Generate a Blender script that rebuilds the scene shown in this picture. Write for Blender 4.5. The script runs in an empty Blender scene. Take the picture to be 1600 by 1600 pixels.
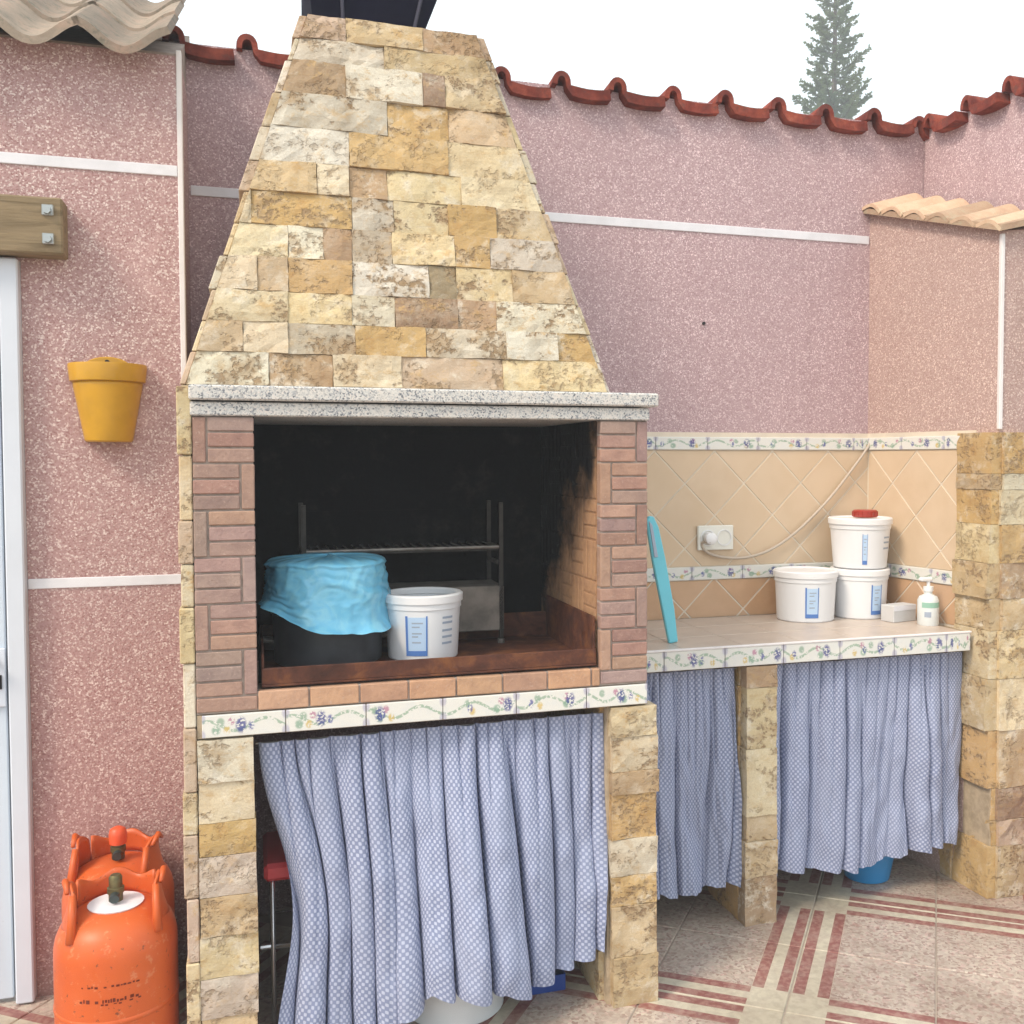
import bpy, bmesh, math, random
from mathutils import Vector, Matrix, noise
rad = math.radians
random.seed(7)
scn = bpy.context.scene
col = scn.collection

# ------------------------------------------------------------------ camera
cam = bpy.data.cameras.new('camera'); camo = bpy.data.objects.new('camera', cam); col.objects.link(camo)
yaw, pit, rol = 0.3104, -0.0402, -0.0011
fw = Vector((math.sin(yaw)*math.cos(pit), math.cos(yaw)*math.cos(pit), math.sin(pit)))
rt = Vector((math.cos(yaw), -math.sin(yaw), 0)); up = rt.cross(fw)
R_ = rt*math.cos(rol)+up*math.sin(rol); U_ = up*math.cos(rol)-rt*math.sin(rol)
m = Matrix((R_, U_, -fw)).transposed().to_4x4(); m.translation = (0.1356, -2.4968, 1.45)
camo.matrix_world = m
cam.sensor_fit = 'HORIZONTAL'; cam.sensor_width = 36; cam.lens = 1597.73/1600*36
cam.shift_x = -(909.84-800)/1600; cam.shift_y = (781.59-800)/1600
cam.clip_start = 0.05; cam.clip_end = 4000
scn.camera = camo

# ------------------------------------------------------------------ light
SUN_EL, SUN_AZ = 46, -62          # azimuth measured from straight behind the camera side (-Y), negative = left
w = bpy.data.worlds.new('World'); scn.world = w; w.use_nodes = True
nt = w.node_tree; nt.nodes.clear()
sky = nt.nodes.new('ShaderNodeTexSky'); sky.sky_type = 'NISHITA'; sky.sun_disc = False
sky.sun_elevation = rad(SUN_EL); sky.sun_rotation = rad(180+62)
sky.air_density = 1.0; sky.dust_density = 3.0; sky.ozone_density = 1.0
bg = nt.nodes.new('ShaderNodeBackground'); bg.inputs['Strength'].default_value = 0.15
wo = nt.nodes.new('ShaderNodeOutputWorld')
veil = nt.nodes.new('ShaderNodeMix'); veil.data_type = 'RGBA'          # even white cloud veil over the whole sky
veil.inputs[0].default_value = .80; veil.inputs[7].default_value = (8.6, 9.2, 9.35, 1)
nt.links.new(sky.outputs[0], veil.inputs[6]); nt.links.new(veil.outputs[2], bg.inputs[0]); nt.links.new(bg.outputs[0], wo.inputs[0])
sl = bpy.data.lights.new('sun', 'SUN'); so = bpy.data.objects.new('sun', sl); col.objects.link(so)
sl.energy = 2.3; sl.angle = rad(16); sl.color = (1.0, 0.86, 0.70)
az = rad(SUN_AZ)
to_sun = Vector((math.sin(az)*math.cos(rad(SUN_EL)), -math.cos(az)*math.cos(rad(SUN_EL)), math.sin(rad(SUN_EL))))
so.rotation_euler = to_sun.to_track_quat('Z', 'Y').to_euler()
so.location = (-3, -4, 6)
scn.view_settings.view_transform = 'Standard'; scn.view_settings.look = 'None'
scn.view_settings.exposure = 0.30; scn.view_settings.gamma = 1.0; scn.view_settings.use_curve_mapping = False
scn.cycles.max_bounces = 7; scn.cycles.diffuse_bounces = 3; scn.cycles.volume_bounces = 0; scn.cycles.adaptive_threshold = .02; scn.cycles.use_denoising = True

# ------------------------------------------------------------------ material helpers
class N:
    """small node-graph writer"""
    def __init__(s, name, rough=0.8, spec=0.3):
        s.m = bpy.data.materials.new(name); s.m.use_nodes = True
        s.t = s.m.node_tree; s.b = s.t.nodes['Principled BSDF']; s.out = s.t.nodes['Material Output']
        s.b.inputs['Roughness'].default_value = rough
        s.b.inputs['Specular IOR Level'].default_value = spec
    def n(s, typ, **kw):
        x = s.t.nodes.new(typ)
        for k, v in kw.items():
            if k in ('i',):
                for kk, vv in v.items(): s.set(x.inputs[kk], vv)
            else: setattr(x, k, v)
        return x
    def set(s, inp, v):
        if isinstance(v, bpy.types.NodeSocket): s.t.links.new(v, inp)
        elif isinstance(v, tuple) and inp.type == 'RGBA' and len(v) == 3: inp.default_value = (*v, 1)
        else: inp.default_value = v
    def obj(s): return s.n('ShaderNodeTexCoord').outputs['Object']
    def uv(s): return s.n('ShaderNodeTexCoord').outputs['UV']
    def mapv(s, v, sc=(1,1,1), rot=(0,0,0), loc=(0,0,0)):
        return s.n('ShaderNodeMapping', i={'Vector': v, 'Scale': sc, 'Rotation': rot, 'Location': loc}).outputs[0]
    def noise(s, v, scale, detail=3, rough=.5, dist=0, out=0):
        return s.n('ShaderNodeTexNoise', i={'Vector': v, 'Scale': scale, 'Detail': detail, 'Roughness': rough, 'Distortion': dist}).outputs[out]
    def vor(s, v, scale, out='Distance', feature='F1', rnd=1.):
        return s.n('ShaderNodeTexVoronoi', feature=feature, i={'Vector': v, 'Scale': scale, 'Randomness': rnd}).outputs[out]
    def ramp(s, f, stops, interp='LINEAR'):
        r = s.n('ShaderNodeValToRGB', i={'Fac': f}); r.color_ramp.interpolation = interp
        e = r.color_ramp.elements
        while len(e) < len(stops): e.new(.5)
        for x, (p, c) in zip(e, stops):
            x.position = p; x.color = (*c, 1) if isinstance(c, tuple) else (c, c, c, 1)
        return r.outputs[0]
    def mix(s, f, a, b, mode='MIX'):
        x = s.n('ShaderNodeMix', data_type='RGBA', blend_type=mode)
        s.set(x.inputs[0], f); s.set(x.inputs[6], a); s.set(x.inputs[7], b); return x.outputs[2]
    def math(s, op, a, b=0., c=0., clamp=False):
        x = s.n('ShaderNodeMath', operation=op, use_clamp=clamp)
        s.set(x.inputs[0], a); s.set(x.inputs[1], b)
        if op in ('MULTIPLY_ADD', 'SMOOTH_MIN', 'WRAP', 'COMPARE'): s.set(x.inputs[2], c)
        return x.outputs[0]
    def sep(s, v): return s.n('ShaderNodeSeparateXYZ', i={0: v}).outputs
    def mr(s, v, a, b, c=0., d=1., smooth=True):
        return s.n('ShaderNodeMapRange', interpolation_type='SMOOTHSTEP' if smooth else 'LINEAR', i={0: v, 1: a, 2: b, 3: c, 4: d}).outputs[0]
    def rnd(s): return s.n('ShaderNodeObjectInfo').outputs['Random']
    def ocol(s): return s.n('ShaderNodeObjectInfo').outputs['Color']
    def shift(s, v, k=37.):
        r = s.rnd(); x = s.n('ShaderNodeVectorMath', operation='SCALE'); s.set(x.inputs[0], (1., 1.7, .6)); s.t.links.new(s.math('MULTIPLY', r, k), x.inputs['Scale'])
        y = s.n('ShaderNodeVectorMath', operation='ADD'); s.t.links.new(v, y.inputs[0]); s.t.links.new(x.outputs[0], y.inputs[1]); return y.outputs[0]
    def color(s, c): s.set(s.b.inputs['Base Color'], c); return s
    def rough(s, c): s.set(s.b.inputs['Roughness'], c); return s
    def bump(s, h, strength=.5, dist=.01):
        x = s.n('ShaderNodeBump', i={'Height': h, 'Strength': strength, 'Distance': dist}); s.t.links.new(x.outputs[0], s.b.inputs['Normal']); return s

def hsv(n, c, h=.5, sat=1., v=1.):
    return n.n('ShaderNodeHueSaturation', i={'Hue': h, 'Saturation': sat, 'Value': v, 'Color': c}).outputs[0]

def stucco(name, base, dark, light, tint_low=None):
    n = N(name, .9, .15); o = n.obj()
    cell = n.vor(o, 250, 'Color'); v = n.sep(cell)[0]
    c = n.ramp(v, [(0, dark), (.26, base), (.72, base), (.86, light), (1, tuple(min(.9, x*1.3) for x in light))], 'LINEAR')
    fine = n.noise(o, 420, 2)
    c = n.mix(n.mr(fine, .35, .7, 0, .35), c, dark)
    big = n.noise(o, 1.7, 4, .6)
    c = n.mix(n.mr(big, .35, .7, 0., .28), c, tuple(x*.8 for x in base))
    st = n.noise(n.mapv(o, (9, 9, .55)), 1., 4, .6, .3)                      # rain streaks
    c = n.mix(n.mr(st, .52, .72, 0, .26), c, n.mix(1., c, (.66, .62, .60), 'MULTIPLY'))
    pt = n.noise(o, 4.5, 5, .7, .6)                                          # faded patches
    c = n.mix(n.mr(pt, .55, .72, 0, .30), c, tuple(min(1, x*1.25+.05) for x in base))
    zz_ = n.math('ADD', n.sep(o)[2], n.math('MULTIPLY', n.noise(o, 6, 4, .7), .25))   # splashed dirt at the foot
    c = n.mix(n.mr(zz_, .34, .08, 0, .5), c, (.22, .17, .14))
    if tint_low:                                     # redder, darker tint growing towards the wall foot
        z = n.sep(o)[2]; z = n.math('ADD', z, n.math('MULTIPLY', n.math('SUBTRACT', n.noise(o, 3, 3), .5), .8))
        c = n.mix(n.mr(z, 1.7, .2, 0., .75), c, n.mix(.6, c, tint_low, 'MULTIPLY'))
    n.color(c); n.bump(n.vor(o, 190), .4, .003)
    return n.m

M = {}
M['stucco_left'] = stucco('pink_stucco_near', (.50, .33, .32), (.33, .175, .17), (.74, .60, .57), (.88, .68, .63))
M['stucco_back'] = stucco('pink_stucco_far', (.51, .365, .38), (.36, .235, .25), (.70, .56, .575))
M['stucco_wing'] = stucco('pink_stucco_warm_lit', (.51, .36, .325), (.38, .245, .215), (.67, .53, .475))  # orange cast in the colour stands in for warm light bounced onto the wing

def simple(name, c, rough=.6, spec=.4, metal=0., var=.0, scale=8, bump=0., bscale=60):
    n = N(name, rough, spec); n.b.inputs['Metallic'].default_value = metal
    o = n.obj()
    if var:
        f = n.noise(o, scale, 4, .6); n.color(n.mix(n.mr(f, .3, .75, 0, 1), c, tuple(x*(1-var) for x in c)))
    else: n.color(c)
    if bump: n.bump(n.noise(o, bscale, 4), bump, .004)
    return n.m
M['white_band'] = simple('white_painted_band', (.80, .80, .84), .7, .2, var=.12, scale=12)
M['white_bead'] = simple('white_corner_bead', (.82, .78, .77), .5, .3, var=.1)
M['mortar'] = simple('grey_mortar', (.46, .38, .33), .95, .1, var=.3, scale=30, bump=.5)
M['cream_mortar'] = simple('cream_mortar', (.50, .40, .28), .95, .1, var=.35, scale=25, bump=.6)

# split travertine: colour carried by each stone, pores and veins by noise
n = N('split_travertine', .85, .2); o = n.shift(n.obj())
base = n.ocol()
wp = n.n('ShaderNodeNewGeometry').outputs['Position']
A1 = n.noise(o, 15, 6, .72, .25); B1 = n.noise(n.mapv(o, (1, 1, 1.4), loc=(9, 3, 1)), 21, 6, .74, .2); P1 = n.noise(o, 75, 3, .6); F1 = n.noise(o, 230, 3, .6)
MK = n.noise(n.mapv(o, (1, 1, 1.3), loc=(2, 8, 5)), 12, 4, .65); G1 = n.noise(wp, 3.4, 5, .7, .3)
fr = lambda k: n.math('FRACT', n.math('MULTIPLY', n.rnd(), k))
pv = n.mr(fr(13.7), 0., 1., .25, 1., False); ov = n.mr(fr(7.9), 0., 1., .25, .85, False); wv_ = n.mr(fr(29.3), 0., 1., .15, .75, False)
c = n.mix(n.math('MULTIPLY', n.mr(A1, .50, .66), wv_), base, (.77, .72, .61))
c = n.mix(n.mr(A1, .46, .34, 0, .60), c, n.mix(.8, base, (.74, .58, .40), 'MULTIPLY'))
c = n.mix(n.math('MULTIPLY', n.mr(B1, .52, .66), ov), c, (.53, .34, .14))
c = n.mix(n.mr(B1, .42, .30, 0, .5), c, n.mix(.5, base, (.62, .58, .52)))
pit = n.math('MULTIPLY', n.mr(P1, .48, .60), n.mr(MK, .47, .58))
c = n.mix(n.math('MULTIPLY', pit, pv), c, (.21, .145, .09))
c = n.mix(n.math('MULTIPLY', n.mr(MK, .50, .66, 0, .75), pv), c, (.38, .25, .13))
c = n.mix(n.mr(G1, .50, .66, 0, .50), c, n.mix(1., c, (.60, .53, .45), 'MULTIPLY'))
c = n.mix(n.mr(F1, .35, .65, .25, 0.), c, (.42, .33, .23))
n.color(c)
n.bump(n.math('SUBTRACT', n.math('MULTIPLY', B1, .8), n.math('MULTIPLY', pit, .45)), .8, .008)
M['stone'] = n.m

# clay bricks
n = N('clay_brick', .85, .2); o = n.shift(n.obj())
c = n.mix(n.mr(n.noise(o, 30, 4, .6), .35, .7, 0, .6), n.ocol(), n.mix(.8, n.ocol(), (.62, .60, .66), 'MULTIPLY'))
c = n.mix(n.mr(n.noise(o, 160, 2), .60, .75, 0, .5), c, (.52, .38, .31))
n.color(c); n.bump(n.noise(o, 120, 4), .5, .004); M['brick'] = n.m
# bricks of the fire chamber, blackened by soot from the fire's place outwards (own shape, breaks up in noise)
n = N('sooty_firebrick', .9, .15); o = n.obj(); s3 = n.n('ShaderNodeNewGeometry').outputs['Position']; p = n.sep(s3)
nz = n.noise(s3, 5, 5, .65)
k = n.math('ADD', n.math('MULTIPLY', p[1], 1.9), n.math('MULTIPLY', n.math('SUBTRACT', p[2], 1.0), 1.75))
k = n.math('ADD', k, n.math('MULTIPLY', n.math('SUBTRACT', nz, .5), 1.3))
soot = n.mr(k, .60, 1.15, 0, 1)
c = n.mix(n.mr(n.noise(o, 40, 3), .35, .7, 0, .7), (.46, .27, .15), (.36, .20, .12))
c = n.mix(soot, c, n.mix(n.mr(n.noise(s3, 40, 3), .6, .8), (.010, .009, .010), (.045, .042, .042)))
n.color(c); n.bump(n.noise(s3, 60, 4), .5, .006); M['sootbrick'] = n.m
n = N('soot', .95, .1); s3 = n.obj()
n.color(n.mix(n.mr(n.noise(s3, 9, 5, .7), .5, .8), (.005, .005, .006), (.022, .020, .018))); n.bump(n.noise(s3, 50, 4), .6, .006); M['soot'] = n.m

n = N('speckled_granite', .45, .4); o = n.obj()
c = n.ramp(n.sep(n.vor(o, 300, 'Color'))[0], [(0, (.10, .11, .13)), (.16, (.30, .31, .33)), (.36, (.50, .50, .49)), (.7, (.62, .61, .58)), (1, (.66, .60, .55))])
c = n.mix(n.mr(n.noise(o, 25, 3), .45, .7, 0, .5), c, (.70, .66, .60)); n.color(c); M['granite'] = n.m

# rusty tray, dark tray metal
n = N('rusted_steel', .75, .3); o = n.obj()
c = n.ramp(n.noise(o, 14, 5, .65, .5), [(.25, (.035, .014, .010)), (.5, (.10, .036, .022)), (.72, (.22, .085, .030)), (.9, (.30, .14, .05))])
n.color(c); n.bump(n.noise(o, 80, 4), .4, .003); M['rust'] = n.m
M['dark_steel'] = simple('sooty_steel', (.06, .055, .05), .55, .5, .6, .5, 20)
M['rack_steel'] = simple('grimy_steel_bar', (.36, .33, .30), .5, .5, .7, .5, 25)
M['rack_panel'] = simple('grimy_steel_plate', (.27, .24, .21), .6, .4, .3, .5, 14)
M['chrome'] = simple('chrome_tube', (.55, .55, .56), .25, .5, .9)

def clay(name, stops, spots=None):
    n = N(name, .85, .2); o = n.shift(n.obj())
    c = n.ramp(n.noise(o, 14, 5, .65), stops)
    if spots: c = n.mix(n.mr(n.noise(o, 26, 4, .7), .52, .66, 0, .85), c, spots)
    c = hsv(n, c, .5, 1., n.mr(n.math('FRACT', n.math('MULTIPLY', n.rnd(), 19.1)), 0., 1., .72, 1.25, False))
    n.color(c); n.bump(n.noise(o, 70, 4), .5, .006); return n.m
M['red_tile'] = clay('red_clay_tile', [(.25, (.07, .016, .014)), (.45, (.17, .034, .024)), (.62, (.28, .065, .04)), (.8, (.40, .16, .10))], (.14, .05, .04))
M['old_tile'] = clay('weathered_clay_tile', [(.25, (.23, .19, .15)), (.5, (.31, .25, .195)), (.8, (.42, .28, .21))], (.19, .175, .135))
M['gold_tile'] = clay('yellow_clay_tile', [(.25, (.46, .29, .20)), (.5, (.54, .38, .26)), (.8, (.58, .44, .32))], (.52, .43, .30))

# painted ceramic border tile: white glaze, green sprigs, blue flower, violet corners (local x along the tile, z up; half size in generated coords)
n = N('painted_border_tile', .3, .5); g = n.n('ShaderNodeTexCoord').outputs['Generated']; r = n.rnd()
p = n.sep(g); gx, gz = p[0], p[2]
def spot(cx_, cz_, rx, rz, soft=.35):
    dx = n.math('DIVIDE', n.math('SUBTRACT', gx, cx_), rx); dz = n.math('DIVIDE', n.math('SUBTRACT', gz, cz_), rz)
    d = n.math('SQRT', n.math('ADD', n.math('MULTIPLY', dx, dx), n.math('MULTIPLY', dz, dz)))
    return n.mr(d, 1+soft, 1-soft, 0, 1)
so_ = n.shift(n.mapv(g, (3.2, 1, 1.)), 11)
nb1 = n.noise(so_, 3., 2, .5); nb2 = n.noise(so_, 9., 2, .5)
c = n.mix(n.mr(nb1, .4, .7, 0, .6), (.73, .72, .67), (.68, .69, .67))
ph_ = n.math('MULTIPLY', r, 40.)
wv1 = n.math('MULTIPLY_ADD', n.math('SINE', n.math('MULTIPLY_ADD', gx, 9., ph_)), .24, .5)          # trailing stem
dst = n.math('ABSOLUTE', n.math('SUBTRACT', gz, wv1))
c = n.mix(n.math('MULTIPLY', n.mr(dst, .11, .04), n.mr(nb2, .40, .52, 0, .75)), c, (.22, .36, .24))
for q, (kx, kz, rx, rz, cc, th) in enumerate(((3.1, .32, .05, .20, (.24, .38, .28), .35), (5.7, .68, .045, .18, (.28, .40, .30), .35), (9.3, .30, .04, .18, (.62, .46, .16), .38), (11.9, .70, .04, .17, (.46, .20, .30), .40), (17.3, .50, .062, .34, (.035, .045, .24), .40), (23.1, .45, .035, .2, (.08, .09, .32), .42))):
    fx = n.math('MULTIPLY_ADD', n.math('FRACT', n.math('MULTIPLY', r, kx)), .8, .1)
    c = n.mix(n.math('MULTIPLY', spot(fx, kz, rx, rz), n.mr(nb2, th, th+.10, 0, .85)), c, cc)
for (a, b) in ((.0, .1), (1., .9), (1., .1), (.0, .9)):
    c = n.mix(n.math('MULTIPLY', spot(a, b, .04, .24), .45), c, (.24, .22, .42))
n.color(c); M['border_tile'] = n.m

n = N('beige_wall_tile', .3, .45); o = n.shift(n.obj(), 3)
c = n.mix(n.mr(n.noise(o, 9, 4, .6), .3, .7), (.67, .52, .37), (.62, .47, .32)); c = n.mix(n.math('MULTIPLY', n.rnd(), .5), c, (.68, .51, .34)); n.color(c); M['beige_tile'] = n.m
n = N('tan_wall_tile', .3, .45); o = n.shift(n.obj(), 3)
c = n.mix(n.mr(n.noise(o, 12, 4, .6), .3, .7), (.60, .36, .20), (.52, .30, .16)); c = n.mix(n.math('MULTIPLY', n.rnd(), .6), c, (.58, .41, .28)); n.color(c); M['tan_tile'] = n.m
M['grout'] = simple('pale_grout', (.76, .67, .55), .9, .1, var=.15)
M['cream_counter'] = simple('cream_worktop_tile', (.60, .50, .42), .35, .45, var=.12, scale=10)

# floor tile: local coordinates; striped border along local -x and -y edges, cream square in that corner
TS = .375
n = N('terrazzo_floor_tile', .45, .4); o = n.obj(); p = n.sep(o)
lx = n.math('ADD', p[0], TS/2); ly = n.math('ADD', p[1], TS/2)
oo = n.shift(o, 5)
f = n.ramp(n.sep(n.vor(n.mapv(oo, (1, 1, .01)), 120, 'Color'))[0], [(0, (.30, .20, .17)), (.25, (.42, .33, .28)), (.55, (.52, .45, .38)), (.8, (.58, .51, .42)), (1, (.56, .40, .36))])
f = n.mix(n.mr(n.noise(oo, 30, 5, .7, .8), .45, .62, 0, .6), f, (.42, .34, .28)); f = n.mix(n.mr(n.noise(oo, 45, 4, .7, .5), .56, .66, 0, .5), f, (.50, .30, .26))
red = n.mix(n.mr(n.noise(oo, 60, 3), .4, .65), (.28, .11, .095), (.38, .21, .175))
cream = n.mix(n.mr(n.noise(oo, 50, 3), .4, .65), (.60, .55, .43), (.52, .47, .37))
def band(d):          # red, cream, red, then field; returns colour and mask of belonging to the border
    isb = n.math('LESS_THAN', d, .105)
    isr = n.math('ADD', n.math('LESS_THAN', n.math('ABSOLUTE', n.math('SUBTRACT', d, .022)), .016), n.math('LESS_THAN', n.math('ABSOLUTE', n.math('SUBTRACT', d, .088)), .016), clamp=True)
    return isb, n.mix(isr, cream, red)
bx_, cx_ = band(lx); by_, cy_ = band(ly)
c = n.mix(by_, f, cy_); c = n.mix(bx_, c, cx_); c = n.mix(n.math('MULTIPLY', bx_, by_), c, cream)
dirt = n.noise(n.n('ShaderNodeNewGeometry').outputs['Position'], 2.2, 5, .65)
dirt2 = n.noise(n.n('ShaderNodeNewGeometry').outputs['Position'], 11., 5, .7, .4)
c = n.mix(n.mr(dirt2, .46, .68, 0, .45), c, (.44, .35, .29))
c = n.mix(n.mr(dirt, .38, .66, 0, .6), c, n.mix(1., c, (.55, .50, .46), 'MULTIPLY'))
n.color(c); n.rough(n.mr(dirt, .3, .7, .35, .6)); M['floor_tile'] = n.m
M['floor_grout'] = simple('floor_grout', (.44, .37, .31), .9, .1, var=.2)
M['earth'] = simple('dry_earth', (.30, .24, .18), .95, .1, var=.3, scale=.5)

# curtain cloth: pale dots woven on slate blue, in the cloth's own UV metres
n = N('dotted_blue_cloth', .9, .1); u = n.uv()
p = n.sep(u)
K = 2*math.pi/.0168
d = n.math('MULTIPLY', n.math('SINE', n.math('MULTIPLY', p[0], K)), n.math('SINE', n.math('MULTIPLY', p[1], K)))
rows = n.math('SINE', n.math('MULTIPLY', n.math('ADD', p[0], p[1]), K/8))
c = n.mix(n.mr(d, -.10, .50), (.24, .275, .42), (.50, .54, .68))
c = n.mix(n.mr(n.noise(u, 6, 3), .35, .7, 0, .25), c, (.40, .45, .60))
n.color(c)
tr = n.n('ShaderNodeBsdfTranslucent'); n.set(tr.inputs[0], c)
mx = n.n('ShaderNodeMixShader', i={0: .08}); n.t.links.new(n.b.outputs[0], mx.inputs[1]); n.t.links.new(tr.outputs[0], mx.inputs[2]); n.t.links.new(mx.outputs[0], n.out.inputs[0])
M['cloth'] = n.m

# plastics and metals
n = N('orange_enamel', .42, .45); o = n.obj()
c = n.mix(n.mr(n.noise(o, 7, 4, .6), .35, .75, 0, .6), (.62, .115, .022), (.53, .085, .016))
c = n.mix(n.mr(n.noise(o, 34, 5, .75), .57, .66, 0, .50), c, (.66, .27, .13))
c = n.mix(n.mr(n.noise(n.mapv(o, (1, 1, 1), loc=(3, 1, 5)), 48, 5, .75), .62, .67, 0, .85), c, (.13, .045, .025)); n.color(c); M['orange'] = n.m
M['dark_print'] = simple('dark_print', (.16, .03, .015), .6, .2)
M['orange_red'] = simple('red_orange_plastic', (.75, .10, .035), .4, .4)
M['brass'] = simple('dull_brass', (.20, .17, .08), .5, .5, .7, .4, 60)
M['valve_dark'] = simple('dark_valve_metal', (.07, .09, .09), .45, .5, .6)
M['white_plastic'] = simple('white_plastic', (.80, .81, .83), .35, .45, var=.05)
M['white_lid'] = simple('white_lid_plastic', (.84, .84, .85), .35, .45)
M['label_blue'] = simple('blue_label_print', (.10, .22, .55), .4, .4)
M['label_pale'] = simple('pale_blue_label_print', (.50, .66, .86), .4, .4)
M['grey_print'] = simple('grey_blue_print', (.36, .42, .52), .4, .4)
M['red_lid'] = simple('dark_red_plastic', (.36, .035, .02), .35, .5)
M['turquoise'] = simple('turquoise_plastic', (.17, .60, .72), .4, .4, var=.1)
M['yellow'] = simple('ochre_yellow_glaze', (.62, .33, .022), .33, .5, var=.22, scale=9)
n = N('weathered_timber', .8, .2); o = n.obj()
gr = n.noise(n.mapv(o, (.8, 8, 9)), 7, 5, .65, .6)
c = n.ramp(gr, [(.25, (.13, .095, .055)), (.5, (.25, .19, .115)), (.75, (.33, .25, .15))]); n.color(c); n.bump(gr, .4, .004); M['timber'] = n.m
M['galv'] = simple('galvanised_bolt', (.42, .45, .45), .4, .5, .7)
n = N('white_door_paint', .45, .4); o = n.obj()
c = n.mix(n.mr(n.noise(o, 3, 4, .6), .35, .7, 0, .35), (.60, .67, .75), (.52, .60, .69))
c = n.mix(n.mr(n.noise(n.mapv(o, (2.2, 1, .6)), 26, 4, .7), .70, .74, 0, .75), c, (.20, .20, .20)); n.color(c); M['door'] = n.m
M['jamb'] = simple('white_aluminium', (.66, .71, .79), .4, .4, var=.06, scale=5)
M['black'] = simple('flat_black', (.012, .012, .013), .7, .2)
M['black_pot'] = simple('black_enamel_pot', (.05, .054, .062), .38, .5, .1, .4, 12)
n = N('blue_plastic_film', .14, .6); o = n.obj()
c = n.mix(n.mr(n.noise(o, 22, 4, .6, 1.), .35, .7), (.20, .62, .90), (.30, .72, .92)); n.color(c)
tr = n.n('ShaderNodeBsdfTranslucent'); n.set(tr.inputs[0], c)
mx = n.n('ShaderNodeMixShader', i={0: .14}); n.t.links.new(n.b.outputs[0], mx.inputs[1]); n.t.links.new(tr.outputs[0], mx.inputs[2]); n.t.links.new(mx.outputs[0], n.out.inputs[0])
M['film'] = n.m
M['milky'] = simple('milky_white_plastic', (.66, .69, .70), .4, .4, var=.06)
M['blue_plastic'] = simple('bright_blue_plastic', (.02, .22, .50), .35, .5)
M['navy_plastic'] = simple('dark_blue_plastic', (.012, .05, .26), .35, .5)
M['red_plastic'] = simple('red_plastic', (.62, .06, .07), .4, .4)
M['crate_red'] = simple('dark_red_plastic_crate', (.28, .02, .015), .5, .4)
M['navy_metal'] = simple('navy_painted_sheet', (.007, .007, .022), .85, .1, 0, .3, 10)
M['seam_metal'] = simple('worn_navy_edge', (.06, .06, .09), .6, .3, .2)
M['cable'] = simple('cream_cable_sheath', (.52, .44, .36), .5, .3)
M['socket'] = simple('ivory_plastic', (.78, .77, .70), .35, .45)
M['grey_card'] = simple('pale_grey_card', (.62, .62, .62), .7, .2, var=.1)
M['clear_bottle'] = simple('cloudy_bottle_plastic', (.72, .76, .76), .3, .5)
M['green_print'] = simple('green_label_print', (.30, .52, .42), .4, .4)
M['nail'] = simple('dark_iron', (.02, .018, .02), .6, .4)
M['ash'] = simple('grey_ash', (.10, .095, .09), .95, .1, var=.6, scale=30, bump=.8)
M['bark'] = simple('pine_bark', (.16, .12, .09), .9, .1, var=.4, scale=3)
n = N('pine_needles', .7, .2); o = n.obj()
c = n.mix(n.mr(n.noise(o, 1.3, 3), .35, .65), (.17, .23, .14), (.24, .28, .14)); n.color(c)
tr = n.n('ShaderNodeBsdfTranslucent'); n.set(tr.inputs[0], n.mix(1., c, (1.0, 1.15, .8), 'MULTIPLY'))
mx = n.n('ShaderNodeMixShader', i={0: .5}); n.t.links.new(n.b.outputs[0], mx.inputs[1]); n.t.links.new(tr.outputs[0], mx.inputs[2]); n.t.links.new(mx.outputs[0], n.out.inputs[0])
M['needles'] = n.m

# ------------------------------------------------------------------ object helpers
def link(name, me, mat=None, parent=None, loc=None, rot=None):
    ob = bpy.data.objects.new(name, me); col.objects.link(ob)
    if mat is not None and me is not None and not me.materials: me.materials.append(M[mat] if isinstance(mat, str) else mat)
    if loc is not None: ob.location = loc
    if rot is not None: ob.rotation_euler = rot
    if parent is not None:
        ob.parent = parent
        ob.matrix_parent_inverse = Matrix.LocRotScale(*wmat(parent).decompose()).inverted()
    return ob
def wmat(ob):
    b = Matrix.LocRotScale(ob.location, ob.rotation_euler, ob.scale)
    return (wmat(ob.parent) @ ob.matrix_parent_inverse @ b) if ob.parent else b
def tag(ob, label=None, cat=None, group=None, kind=None):
    if label: ob['label'] = label
    if cat: ob['category'] = cat
    if group: ob['group'] = group
    if kind: ob['kind'] = kind
    return ob
def thing(name, label, cat, loc, group=None):
    return tag(link(name, None, loc=loc), label, cat, group)

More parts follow.
